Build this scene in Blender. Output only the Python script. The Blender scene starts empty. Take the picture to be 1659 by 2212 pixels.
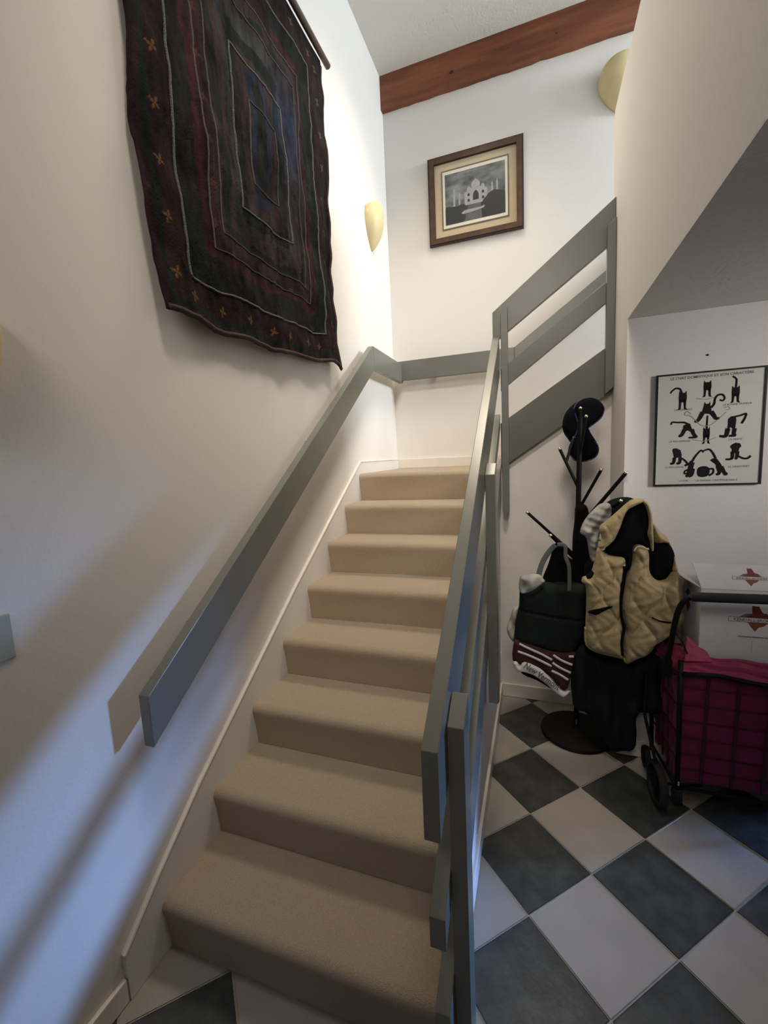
import bpy, bmesh, math, random
import numpy as np
from mathutils import Vector, Matrix
random.seed(7); rng = np.random.default_rng(7)
PI = math.pi
scn = bpy.context.scene
COL = scn.collection

# ------------------------------------------------------------------ camera
cam_data = bpy.data.cameras.new('camera'); cam = bpy.data.objects.new('camera', cam_data); COL.objects.link(cam)
cam_data.sensor_fit = 'HORIZONTAL'; cam_data.sensor_width = 36.0
cam_data.lens = 922.6 / 1659 * 36.0
cam_data.clip_start = 0.02
cr = Vector((0.9420406, 0.3321254, -0.0474570)); cu = Vector((0.0027744, 0.1337356, 0.9910132)); cf = Vector((-0.3354873, 0.9337063, -0.1250629))
cam.matrix_world = Matrix(((cr.x, cu.x, -cf.x, 1.1408), (cr.y, cu.y, -cf.y, -0.8688), (cr.z, cu.z, -cf.z, 1.5445), (0, 0, 0, 1)))
scn.camera = cam

# ------------------------------------------------------------------ world, lights, exposure
w = bpy.data.worlds.new('world'); scn.world = w; w.use_nodes = True
w.node_tree.nodes['Background'].inputs[0].default_value = (0.55, 0.68, 1.0, 1)
w.node_tree.nodes['Background'].inputs[1].default_value = 0.6
scn.view_settings.view_transform = 'Standard'; scn.view_settings.look = 'None'
scn.view_settings.exposure = 0.0; scn.view_settings.gamma = 1.0; scn.view_settings.use_curve_mapping = False

def area(name, loc, aim, sx, sy, power, color, spread=180):
    l = bpy.data.lights.new(name, 'AREA'); l.shape = 'RECTANGLE'; l.size = sx; l.size_y = sy
    l.energy = power; l.color = color; l.spread = math.radians(spread)
    o = bpy.data.objects.new(name, l); COL.objects.link(o); o.location = loc
    o.rotation_euler = (Vector(aim) - Vector(loc)).to_track_quat('-Z', 'Y').to_euler()
    return o
# daylight through the window of the upper hall
area('upper_window_light', (5.2, 2.0, 3.95), (1.0, 2.0, 3.35), 1.1, 0.75, 170, (0.80, 0.91, 1.0))
# daylight through the tall narrow sidelight beyond the end of the poster wall
area('sidelight_light', (3.44, 1.60, 1.04), (0.0, -0.15, 0.36), 0.20, 0.26, 4.3, (0.26, 0.48, 1.0), 38)
area('sidelight_low', (3.44, 1.60, 0.24), (1.80, 0.90, 0.0), 0.10, 0.18, 2.0, (0.22, 0.42, 1.0), 30)
# added warm fills without fittings: above the landing, above the stairs, behind the camera
area('landing_fill', (0.80, 2.0, 4.43), (0.70, 1.7, 1.4), 0.6, 0.6, 14, (1.0, 0.86, 0.67), 100)  # invented lamp, brightens the landing and top steps
area('high_fill', (1.22, -0.2, 4.40), (0.35, 1.45, 1.9), 0.5, 0.4, 11.5, (1.0, 0.90, 0.79), 76)  # unseen fill lamp, lifts the left wall and stairs
area('rear_fill', (1.1, -2.3, 3.7), (0.4, 1.5, 1.4), 1.0, 0.9, 5, (1.0, 0.90, 0.78), 56)  # unseen fill lamp aimed at the upper risers
area('poster_wall_fill', (3.30, 0.15, 1.85), (1.75, 1.35, 1.55), 0.4, 0.6, 2.9, (1.0, 0.95, 0.95), 62)  # invented fill that brightens the poster wall

# ------------------------------------------------------------------ materials
def mat(name, color, rough=0.6, var=0.0, vscale=8.0, bump=0.0, bscale=60.0, metallic=0.0, spec=0.5, sheen=0.0, stretch=None, color2=None):
    m = bpy.data.materials.new(name); m.use_nodes = True
    nt = m.node_tree; b = nt.nodes['Principled BSDF']
    b.inputs['Base Color'].default_value = (*color, 1); b.inputs['Roughness'].default_value = rough
    b.inputs['Metallic'].default_value = metallic
    b.inputs['Specular IOR Level'].default_value = spec
    if sheen: b.inputs['Sheen Weight'].default_value = sheen
    tc = nt.nodes.new('ShaderNodeTexCoord'); src = tc.outputs['Object']
    if stretch:
        mp = nt.nodes.new('ShaderNodeMapping'); mp.inputs['Scale'].default_value = stretch
        nt.links.new(src, mp.inputs['Vector']); src = mp.outputs['Vector']
    if var or color2:
        n = nt.nodes.new('ShaderNodeTexNoise'); n.inputs['Scale'].default_value = vscale; n.inputs['Detail'].default_value = 5
        nt.links.new(src, n.inputs['Vector'])
        r = nt.nodes.new('ShaderNodeValToRGB')
        r.color_ramp.elements[0].position = 0.3; r.color_ramp.elements[1].position = 0.7
        c2 = color2 if color2 else tuple(min(1, c * (1 + var)) for c in color)
        c1 = color if color2 else tuple(c * (1 - var) for c in color)
        r.color_ramp.elements[0].color = (*c1, 1); r.color_ramp.elements[1].color = (*c2, 1)
        nt.links.new(n.outputs['Fac'], r.inputs['Fac']); nt.links.new(r.outputs['Color'], b.inputs['Base Color'])
    if bump:
        n2 = nt.nodes.new('ShaderNodeTexNoise'); n2.inputs['Scale'].default_value = bscale; n2.inputs['Detail'].default_value = 6
        nt.links.new(src, n2.inputs['Vector'])
        bp = nt.nodes.new('ShaderNodeBump'); bp.inputs['Strength'].default_value = bump; bp.inputs['Distance'].default_value = 0.01
        nt.links.new(n2.outputs['Fac'], bp.inputs['Height']); nt.links.new(bp.outputs['Normal'], b.inputs['Normal'])
    return m

M = {}
M['wall'] = mat('wall_paint', (0.79, 0.755, 0.71), 0.7, bump=0.06, bscale=90, spec=0.25)
M['ceiling'] = mat('ceiling_paint', (0.76, 0.745, 0.70), 0.85, bump=0.35, bscale=70, spec=0.15)
M['trim'] = mat('trim_paint', (0.80, 0.74, 0.66), 0.35, spec=0.45)
M['rail'] = mat('grey_green_paint', (0.158, 0.160, 0.138), 0.30, var=0.04, vscale=5, bump=0.03, bscale=25, spec=0.5)
M['carpet'] = mat('beige_carpet', (0.55, 0.43, 0.295), 0.95, var=0.12, vscale=220, bump=0.9, bscale=420, spec=0.05, sheen=0.25)
M['beam'] = mat('stained_beam', (0.115, 0.030, 0.012), 0.5, color2=(0.27, 0.085, 0.035), vscale=3.2, bump=0.5, bscale=9, stretch=(0.55, 3, 5))
M['tile_light'] = mat('light_tile', (0.36, 0.325, 0.28), 0.42, var=0.07, vscale=7, bump=0.10, bscale=35, spec=0.45)
M['tile_dark'] = mat('dark_tile', (0.046, 0.050, 0.045), 0.40, var=0.45, vscale=13, bump=0.12, bscale=35, spec=0.45)
M['grout'] = mat('grout', (0.36, 0.34, 0.31), 0.85, var=0.1, vscale=50)
M['sconce'] = mat('cream_ceramic', (0.72, 0.60, 0.33), 0.45, var=0.05, vscale=15, spec=0.4)
M['switch'] = mat('almond_plastic', (0.36, 0.37, 0.29), 0.5)
M['black_metal'] = mat('black_metal', (0.005, 0.005, 0.0055), 0.5, spec=0.18)
M['brass'] = mat('brass_ball', (0.75, 0.66, 0.48), 0.22, metallic=1.0)
M['steel'] = mat('steel', (0.6, 0.6, 0.6), 0.3, metallic=1.0)
M['foam'] = mat('foam_grip', (0.012, 0.012, 0.012), 0.8, bump=0.3, bscale=200)
M['rubber'] = mat('tyre_rubber', (0.008, 0.008, 0.008), 0.75)
M['magenta'] = mat('magenta_nylon', (0.19, 0.012, 0.055), 0.55, var=0.16, vscale=14, bump=0.5, bscale=16, spec=0.35, sheen=0.1)
M['magenta_hem'] = mat('magenta_hem', (0.34, 0.032, 0.10), 0.55, var=0.10, vscale=14, bump=0.5, bscale=16, spec=0.35, sheen=0.1)
M['card'] = mat('white_cardboard', (0.70, 0.66, 0.64), 0.6, var=0.03, vscale=20, spec=0.25)
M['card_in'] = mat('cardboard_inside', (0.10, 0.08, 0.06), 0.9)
M['leaf_red'] = mat('leaf_red_print', (0.16, 0.018, 0.014), 0.6)
M['leaf_brown'] = mat('leaf_brown_print', (0.22, 0.06, 0.02), 0.6)
M['leaf_grey'] = mat('leaf_grey_print', (0.17, 0.15, 0.13), 0.6)
M['ink'] = mat('grey_ink', (0.12, 0.115, 0.11), 0.7)
M['ink_dark'] = mat('black_ink', (0.007, 0.007, 0.009), 0.8, spec=0.1)
M['ink_pale'] = mat('pale_ink', (0.36, 0.37, 0.32), 0.7)
M['paper'] = mat('poster_paper', (0.76, 0.78, 0.67), 0.35, spec=0.5)
M['black_frame'] = mat('black_frame', (0.008, 0.008, 0.012), 0.35)
M['walnut'] = mat('walnut_frame', (0.075, 0.034, 0.018), 0.4, var=0.35, vscale=16, bump=0.15, bscale=50, stretch=(1, 1, 1))
M['walnut_dark'] = mat('walnut_edge', (0.030, 0.014, 0.009), 0.4)
M['mount'] = mat('mount_board', (0.66, 0.53, 0.35), 0.9, var=0.03, vscale=60)
M['ivory'] = mat('ivory_fillet', (0.86, 0.80, 0.66), 0.6)
M['fillet'] = mat('grey_fillet', (0.13, 0.11, 0.085), 0.5)
M['tan'] = mat('tan_nylon', (0.37, 0.28, 0.14), 0.48, var=0.10, vscale=9, bump=0.55, bscale=34, spec=0.4, sheen=0.15)
M['tan_edge'] = mat('tan_piping', (0.60, 0.50, 0.33), 0.5)
M['black_fleece'] = mat('black_fleece', (0.004, 0.004, 0.004), 0.95, bump=0.4, bscale=120, spec=0.1)
M['dark_green'] = mat('dark_green_cloth', (0.010, 0.014, 0.013), 0.85, var=0.25, vscale=9, bump=0.3, bscale=30, spec=0.15)
M['black_green'] = mat('black_green_cloth', (0.007, 0.010, 0.009), 0.9, var=0.35, vscale=7, bump=0.3, bscale=30, spec=0.1)
M['grey_cloth'] = mat('grey_cloth', (0.36, 0.36, 0.33), 0.7, var=0.22, vscale=16, bump=0.5, bscale=14, spec=0.2)
M['grey_strap'] = mat('grey_strap', (0.11, 0.115, 0.11), 0.8)
M['white_cloth'] = mat('white_cloth', (0.42, 0.42, 0.36), 0.8, var=0.18, vscale=14, bump=0.5, bscale=16, spec=0.1)
M['white_knit'] = mat('white_knit', (0.62, 0.60, 0.58), 0.9)
M['maroon'] = mat('maroon_knit', (0.035, 0.005, 0.008), 0.9)
M['hat'] = mat('navy_black_felt', (0.003, 0.003, 0.006), 0.8, spec=0.1)
M['piping'] = mat('indigo_piping', (0.035, 0.035, 0.13), 0.6)
M['glass'] = None
def glassm():
    m = bpy.data.materials.new('window_glass'); m.use_nodes = True; nt = m.node_tree
    nt.nodes.clear(); o = nt.nodes.new('ShaderNodeOutputMaterial'); mix = nt.nodes.new('ShaderNodeMixShader')
    t = nt.nodes.new('ShaderNodeBsdfTransparent'); g = nt.nodes.new('ShaderNodeBsdfGlossy'); g.inputs['Roughness'].default_value = 0.02
    mix.inputs[0].default_value = 0.06
    nt.links.new(t.outputs[0], mix.inputs[1]); nt.links.new(g.outputs[0], mix.inputs[2]); nt.links.new(mix.outputs[0], o.inputs[0]); return m
M['glass'] = glassm()

# ------------------------------------------------------------------ helpers
def link(name, me, m=None, parent=None, smooth=False, loc=None):
    o = bpy.data.objects.new(name, me); COL.objects.link(o)
    if m is not None and not me.materials: me.materials.append(m)
    if parent is not None: o.parent = parent
    if loc is not None: o.location = loc
    if smooth:
        for p in me.polygons: p.use_smooth = True
    return o
def tag(o, label=None, cat=None, group=None, kind=None):
    if label: o['label'] = label
    if cat: o['category'] = cat
    if group: o['group'] = group
    if kind: o['kind'] = kind
    return o
def empty(name, loc=(0, 0, 0)):
    o = bpy.data.objects.new(name, None); COL.objects.link(o); o.location = loc; o.empty_display_size = 0.05; return o
class MB:
    """collects shapes (world coordinates) in one bmesh"""
    def __init__(s): s.bm = bmesh.new()
    def box(s, a, b, bev=0.0):
        a = Vector(a); b = Vector(b)
        m = Matrix.Translation((a + b) / 2) @ Matrix.Diagonal((*(b - a), 1))
        r = bmesh.ops.create_cube(s.bm, size=1, matrix=m)
        if bev:
            es = list({e for v in r['verts'] for e in v.link_edges})
            bmesh.ops.bevel(s.bm, geom=es, offset=bev, segments=2, profile=0.6, affect='EDGES')
        return s
    def prism(s, pts, axis, a, b, bev=0.0):
        """polygon extruded along an axis; pts are the two other coordinates in order"""
        def P(p, t):
            if axis == 0: return (t, p[0], p[1])
            if axis == 1: return (p[0], t, p[1])
            return (p[0], p[1], t)
        n = len(pts)
        va = [s.bm.verts.new(P(p, a)) for p in pts]; vb = [s.bm.verts.new(P(p, b)) for p in pts]
        fs = [s.bm.faces.new(va), s.bm.faces.new(vb[::-1])]
        for i in range(n): fs.append(s.bm.faces.new((va[i], vb[i], vb[(i + 1) % n], va[(i + 1) % n])))
        bmesh.ops.recalc_face_normals(s.bm, faces=fs)
        if bev:
            es = list({e for f in fs for e in f.edges})
            bmesh.ops.bevel(s.bm, geom=es, offset=bev, segments=2, profile=0.6, affect='EDGES')
        return s
    def tube(s, path, r, n=10, flat=None, cap=True):
        path = [Vector(p) for p in path]; rs = r if isinstance(r, (list, tuple)) else [r] * len(path)
        rings = []; up = None
        for i, p in enumerate(path):
            t = (path[min(i + 1, len(path) - 1)] - path[max(i - 1, 0)]).normalized()
            if up is None:
                up = Vector((0, 1, 0)) if abs(t.y) < 0.9 else Vector((1, 0, 0))
            side = t.cross(up).normalized(); up = side.cross(t).normalized()
            ring = []
            for k in range(n):
                a = 2 * PI * k / n
                ring.append(s.bm.verts.new(p + side * math.cos(a) * rs[i] + up * math.sin(a) * rs[i] * (flat if flat else 1)))
            rings.append(ring)
        for a, b in zip(rings, rings[1:]):
            for k in range(n): s.bm.faces.new((a[k], a[(k + 1) % n], b[(k + 1) % n], b[k]))
        if cap: s.bm.faces.new(rings[0][::-1]); s.bm.faces.new(rings[-1])
        return s
    def lathe(s, prof, c, n=40, axis='z', squash=1):
        rings = []
        for r, z in prof:
            if r < 1e-5: rings.append([s.bm.verts.new((c[0], c[1], c[2] + z))])
            else: rings.append([s.bm.verts.new((c[0] + r * math.cos(2 * PI * k / n), c[1] + r * squash * math.sin(2 * PI * k / n), c[2] + z)) for k in range(n)])
        for a, b in zip(rings, rings[1:]):
            for k in range(n):
                k2 = (k + 1) % n
                if len(a) == 1 and len(b) == 1: continue
                if len(a) == 1: s.bm.faces.new((a[0], b[k2], b[k]))
                elif len(b) == 1: s.bm.faces.new((a[k], a[k2], b[0]))
                else: s.bm.faces.new((a[k], a[k2], b[k2], b[k]))
        return s
    def sphere(s, c, r, sc=(1, 1, 1)):
        bmesh.ops.create_icosphere(s.bm, subdivisions=3, radius=r, matrix=Matrix.Translation(c) @ Matrix.Diagonal((*sc, 1))); return s
    def done(s, name, m, parent=None, smooth=False, smooth_angle=None):
        bmesh.ops.recalc_face_normals(s.bm, faces=s.bm.faces)
        me = bpy.data.meshes.new(name); s.bm.to_mesh(me); s.bm.free()
        o = link(name, me, m, None, smooth)
        if smooth_angle:
            for p in me.polygons: p.use_smooth = True
            me.set_sharp_from_angle(angle=math.radians(smooth_angle))
        if parent is not None:
            o.parent = parent; o.matrix_parent_inverse = Matrix.Translation(-Vector(parent.location))
        return o
def part(o, parent):
    o.parent = parent; o.matrix_parent_inverse = Matrix.Translation(-Vector(parent.location)); return o
def struct(mb, name, m): return tag(mb.done(name, m), kind='structure')

def spline(pts, n=6, closed=False):
    """Catmull-Rom through the points"""
    pts = [np.array(p, float) for p in pts]; out = []; N = len(pts)
    rngi = range(N) if closed else range(N - 1)
    for i in rngi:
        p0 = pts[i - 1] if (closed or i > 0) else pts[0]; p1 = pts[i]; p2 = pts[(i + 1) % N]
        p3 = pts[(i + 2) % N] if (closed or i + 2 < N) else pts[-1]
        for k in range(n):
            t = k / n
            out.append(0.5 * ((2 * p1) + (-p0 + p2) * t + (2 * p0 - 5 * p1 + 4 * p2 - p3) * t * t + (-p0 + 3 * p1 - 3 * p2 + p3) * t ** 3))
    if not closed: out.append(pts[-1])
    return [tuple(float(c) for c in p) for p in out]

def poly_sd(P, pts):
    """signed distance (positive inside) and nearest point on a closed polygon"""
    x = P[:, 0]; z = P[:, 1]; n = len(pts)
    best = np.full(len(P), 1e9); near = np.zeros_like(P); inside = np.zeros(len(P), bool)
    for i in range(n):
        a = np.array(pts[i]); b = np.array(pts[(i + 1) % n]); d = b - a; L = d @ d + 1e-12
        t = np.clip(((x - a[0]) * d[0] + (z - a[1]) * d[1]) / L, 0, 1)
        qx = a[0] + t * d[0]; qz = a[1] + t * d[1]; ds = np.hypot(x - qx, z - qz)
        m = ds < best; best[m] = ds[m]; near[m, 0] = qx[m]; near[m, 1] = qz[m]
        c = ((a[1] > z) != (b[1] > z))
        with np.errstate(divide='ignore', invalid='ignore'):
            xi = (b[0] - a[0]) * (z - a[1]) / (b[1] - a[1] + 1e-15) + a[0]
        inside ^= c & (x < xi)
    return np.where(inside, best, -best), near

def puff(name, outline, y0, thick, m, parent=None, step=0.005, edge=0.03, back=0.012, relief=None, smooth_outline=3, ysurf=None):
    """soft cloth piece: outline in (x, z), swelling towards -y by `thick`, with a relief function"""
    pts = spline(outline, smooth_outline, True) if smooth_outline > 1 else list(outline)
    A = np.array(pts); x0, z0 = A.min(0) - step; x1, z1 = A.max(0) + step
    nx = int((x1 - x0) / step) + 2; nz = int((z1 - z0) / step) + 2
    gx, gz = np.meshgrid(np.arange(nx) * step + x0, np.arange(nz) * step + z0, indexing='ij')
    P = np.stack([gx.ravel(), gz.ravel()], 1); sd, near = poly_sd(P, pts); sd = sd.reshape(nx, nz)
    cell = (sd[:-1, :-1] > -step * .3) & (sd[1:, :-1] > -step * .3) & (sd[1:, 1:] > -step * .3) & (sd[:-1, 1:] > -step * .3)
    used = np.zeros((nx, nz), bool)
    used[:-1, :-1] |= cell; used[1:, :-1] |= cell; used[1:, 1:] |= cell; used[:-1, 1:] |= cell
    pad = np.zeros((nx + 1, nz + 1), int); pad[1:-1, 1:-1] = cell
    cnt = pad[:-1, :-1] + pad[1:, :-1] + pad[:-1, 1:] + pad[1:, 1:]
    bnd = used & (cnt[:nx, :nz] < 4)
    Pn = P.reshape(nx, nz, 2).copy(); nr = near.reshape(nx, nz, 2); Pn[bnd] = nr[bnd]
    s = np.clip(sd, 0, None); s[bnd] = 0
    prof = np.sqrt(np.clip(1 - (1 - np.clip(s / edge, 0, 1)) ** 2, 0, 1))
    rel = relief(Pn[..., 0], Pn[..., 1], s) if relief else 0
    base = ysurf(Pn[..., 0], Pn[..., 1]) if ysurf else 0
    yf = y0 + base - prof * thick - rel * prof; yb = y0 + base + prof * back + 0.0012
    idx = -np.ones((nx, nz), int); ids = np.argwhere(used); idx[used] = np.arange(len(ids)); N = len(ids)
    V = np.zeros((2 * N, 3)); V[:N, 0] = Pn[used][:, 0]; V[:N, 1] = yf[used]; V[:N, 2] = Pn[used][:, 1]
    V[N:, 0] = V[:N, 0]; V[N:, 1] = yb[used]; V[N:, 2] = V[:N, 2]
    c = np.argwhere(cell); i, k = c[:, 0], c[:, 1]
    q = np.stack([idx[i, k], idx[i + 1, k], idx[i + 1, k + 1], idx[i, k + 1]], 1)
    faces = q.tolist() + (q[:, ::-1] + N).tolist()
    # rim
    e = {}
    for f in q.tolist():
        for a, b in zip(f, f[1:] + f[:1]): 
            if (b, a) in e: del e[(b, a)]
            else: e[(a, b)] = 1
    faces += [[b, a, a + N, b + N] for a, b in e]
    me = bpy.data.meshes.new(name); me.from_pydata(V.tolist(), [], faces); me.update()
    o = link(name, me, m, None, True)
    if parent is not None: part(o, parent)
    return o

def quilt(amp, w, p, ph=0.0):
    """onion quilting: two families of wavy seams, cloth swelling between them"""
    def f(x, z, s):
        z2 = z + 0.012 * np.sin(x * 21 + ph); x2 = x + 0.008 * np.sin(z * 19 + ph * 3)
        a = w * .42 * np.sin(2 * PI * z2 / p + ph)
        d1 = np.abs((x2 - a + ph) % (2 * w) - w); d2 = np.abs((x2 + a + ph + w) % (2 * w) - w)
        d = np.minimum(w - d1, w - d2) * 1.0; d = np.minimum(np.abs(d), w)
        return amp * (1 - np.exp(-d / .011)) + amp * .22 * np.sin(x * 95 + 3 * np.sin(z * 40)) * np.sin(z * 62 + x * 30) - amp * .6
    return f
def folds(amp, fx, fz, ph=0):
    return lambda x, z, s: amp * (np.sin(x * fx + z * fz + ph) + 0.5 * np.sin(x * fx * 1.9 - z * fz * 1.3 + ph * 2) + 0.35 * np.sin(z * 31 + x * 47 + ph))
def text(name, body, size, loc, rot, m, parent=None, bold=0.0, align='LEFT', sx=1.0, extr=0.0002):
    c = bpy.data.curves.new(name, 'FONT'); c.body = body; c.size = size; c.align_x = align; c.extrude = extr; c.offset = bold; c.resolution_u = 2
    o = bpy.data.objects.new(name + '_src', c); COL.objects.link(o)
    dg = bpy.context.evaluated_depsgraph_get(); dg.update()
    me = bpy.data.meshes.new_from_object(o.evaluated_get(dg)); bpy.data.objects.remove(o); bpy.data.curves.remove(c)
    me.name = name; me.materials.clear(); me.materials.append(m)
    mt = Matrix.Translation(loc) @ rot.to_4x4() @ Matrix.Diagonal((sx, 1, 1, 1)); me.transform(mt)
    n = bpy.data.objects.new(name, me); COL.objects.link(n)
    if parent is not None: part(n, parent)
    return n
FACE = Matrix.Rotation(PI / 2, 3, 'X')          # text standing upright, read from -y

# ================================================================== SETTING
R_ = 0.181; T_ = 0.2573; W_ = 0.93; LAND = 8 * R_; YB = 2.72; Y2 = 1.80; XC = 1.53; YP = 1.40; CE = 4.49; XR = 3.45
struct(MB().box((-0.12, -2.6, -0.05), (0, 2.84, CE + .1)), 'wall_left', M['wall'])
struct(MB().box((0, YB, -0.05), (5.6, YB + .12, CE + .1)), 'wall_back', M['wall'])
struct(MB().box((-0.12, -2.6, CE), (5.6, 2.84, CE + .12)), 'ceiling', M['ceiling'])
struct(MB().box((XC, -1.9, 2.11), (5.4, Y2, 2.35)), 'ceiling_lower', M['ceiling'])
struct(MB().box((XC, -1.9, 2.1101), (XC + .115, 1.862, 3.268), .006), 'wall_parapet', M['wall'])
struct(MB().box((XC, YP, 0), (XC + .115, 1.862, 2.11)), 'wall_recess_side', M['wall'])
struct(MB().box((XC + .115, YP, 0), (2.86, YP + .1, 2.1099)), 'wall_poster', M['wall'])
struct(MB().box((W_, Y2 - .005, 0), (XC, Y2 + .09, 1.47)).prism([(W_, 1.47), (XC, 1.47), (XC, 1.90), (W_, 1.50)], 1, Y2 - .005, Y2 + .09), 'wall_recess_back', M['wall'])
# wall enclosing the first flight below its treads
struct(MB().prism([(0.02, 0), (1.80, 0), (1.80, LAND - .02), (1.795, LAND - .02), (0.02, 0.16)], 0, 0.9095, 0.925), 'wall_stair_side', M['wall'])
# right wall of the foyer with the low sidelight window, rear wall with a wide opening
SA, SB, SC, SD = 1.46, 1.74, 0.08, 1.24
struct(MB().box((XR, -2.6, 0), (XR + .12, SA, 2.11)).box((XR, SA, 0), (XR + .12, SB, SC)).box((XR, SA, SD), (XR + .12, SB, 2.11)).box((XR, SB, 0), (XR + .12, YB, 2.11)), 'wall_right', M['wall'])
wf = struct(MB().box((XR + .03, SA, SC), (XR + .09, SA + .02, SD)).box((XR + .03, SB - .02, SC), (XR + .09, SB, SD)).box((XR + .03, SA + .02, SC), (XR + .09, SB - .02, SC + .02)).box((XR + .03, SA + .02, SD - .02), (XR + .09, SB - .02, SD)).box((XR + .03, SA + .02, .38), (XR + .09, SB - .02, .84)), 'window_1', M['trim'])
part(MB().box((XR + .058, SA + .02, SC + .02), (XR + .062, SB - .02, .38)).done('pane', M['glass']), wf)
part(MB().box((XR + .058, SA + .02, .84), (XR + .062, SB - .02, SD - .02)).done('pane', M['glass']), wf)
struct(MB().box((-0.12, -2.72, 0), (5.6, -2.6, CE)), 'wall_rear', M['wall'])
struct(MB().box((2.6, 1.18, 2.35), (5.4, 1.26, CE)), 'wall_upper_blocker', M['wall'])  # unseen wall added upstairs to limit the spread of window light
struct(MB().box((5.42, -2.6, 2.35), (5.5, 1.26, CE)).box((5.42, 1.26, 2.35), (5.5, 2.72, 3.3)), 'wall_upper_right', M['wall'])

# beam under the ceiling along the back wall
bm_ = MB()
N = 60
pts_t = [(0.002 + 3.2 * i / N, CE) for i in range(N + 1)]
pts_b = [(0.002 + 3.2 * i / N, 4.250 + 0.0018 * math.sin(i * 0.9) + 0.0016 * math.sin(i * 2.3 + 1) + (0.004 if i % 17 == 5 else 0)) for i in range(N + 1)]
bm_.prism(pts_t + pts_b[::-1], 1, YB - 0.045, YB)
bo = struct(bm_, 'trim_1', M['beam'])
kn = MB()
for (x, z, r) in [(0.56, 4.345, .011), (1.28, 4.36, .007), (0.20, 4.46, .006)]:
    kn.lathe([(0, 0), (r, 0), (r * .8, .003), (0, .004)], (x, 0, z), 12)
    for v in kn.bm.verts[-37:] if False else []: pass
kn.bm.free()
for (x, z, r) in [(0.56, 4.345, .012), (1.28, 4.36, .007)]:
    part(MB().sphere((x, YB - .0455, z), r, (1.2, .12, 1)).done('knot', M['black_frame']), bo)

# skirting of the stairs on the left wall, landing and floor baseboards, each with a rounded cap
def board(name, pts_top, zb, x0, x1, axis=0, th=0.006):
    pass
sk = [(-0.134, 0.0), (-0.134, 0.150), (0.0, 0.272), (0.20, 0.434), (0.913, 0.927), (1.839, 1.527), (2.70, 1.527), (2.70, 1.40), (1.85, 1.25), (0.10, 0.0)]
struct(MB().prism(sk, 0, 0, 0.016), 'baseboard_stairs', M['wall'])
struct(MB().tube([(0.012, -0.134, 0.150), (0.012, 0.0, 0.272), (0.012, 0.20, 0.434), (0.012, 0.913, 0.927), (0.012, 1.839, 1.527), (0.012, YB - .01, 1.527)], 0.0075, 8), 'trim_2', M['trim'])
struct(MB().box((0.0, YB - .016, LAND), (W_ + .02, YB, 1.527), .003), 'baseboard_landing', M['trim'])
struct(MB().box((0.0, -2.6, 0), (0.014, -0.137, 0.075), .004), 'baseboard_left', M['trim'])
struct(MB().box((W_ - .002, Y2 - .018, 0), (XC, Y2 - .005, 0.085), .004), 'baseboard_recess', M['trim'])
struct(MB().box((XC - .012, YP, 0), (XC, Y2 - .018, 0.085), .004), 'baseboard_recess_side', M['trim'])
struct(MB().box((XC - .012, YP - .012, 0), (2.86, YP, 0.085), .004), 'baseboard_poster', M['trim'])
struct(MB().box((W_ - .006, 0.02, 0), (W_ + .008, Y2 - .018, 0.085), .004), 'baseboard_stair_side', M['trim'])

# ------------------------------------------------------------------ tiled floor
fl = struct(MB().box((-0.12, -2.6, -0.06), (XR, 2.84, -0.0035)), 'floor', M['grout'])
def clip(poly, ax, val, keep_less):
    out = []
    for i in range(len(poly)):
        a = poly[i]; b = poly[(i + 1) % len(poly)]
        ina = (a[ax] <= val) == keep_less; inb = (b[ax] <= val) == keep_less
        if ina: out.append(a)
        if ina != inb:
            t = (val - a[ax]) / (b[ax] - a[ax]); out.append((a[0] + t * (b[0] - a[0]), a[1] + t * (b[1] - a[1])))
    return out
S_ = 0.305; TX, TY = 1.3292, 1.0977; g = 0.0058
e1 = (math.cos(-PI / 4) * S_, math.sin(-PI / 4) * S_); e2 = (-e1[1], e1[0])
tile_me = {}
def tile_mesh(poly, key, m):
    bm = bmesh.new(); vt = [bm.verts.new((p[0], p[1], 0)) for p in poly]; f = bm.faces.new(vt)
    if f.normal.z < 0: f.normal_flip()
    f.normal_update()
    r = bmesh.ops.extrude_face_region(bm, geom=[f])
    vs = [v for v in r['geom'] if isinstance(v, bmesh.types.BMVert)]
    for v in vs: v.co.z = 0.0
    for v in vt: v.co.z = -0.006
    top = [v for v in vs]
    c = Vector((sum(v.co.x for v in top) / len(top), sum(v.co.y for v in top) / len(top), 0))
    # small bevelled edge
    tf = [ff for ff in bm.faces if all(v in top for v in ff.verts)]
    ri = bmesh.ops.inset_region(bm, faces=tf, thickness=0.0022, depth=0)
    for v in top: v.co.z = -0.0016
    bmesh.ops.recalc_face_normals(bm, faces=bm.faces)
    me = bpy.data.meshes.new('floor_tile'); bm.to_mesh(me); bm.free(); me.materials.append(m); return me
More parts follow.
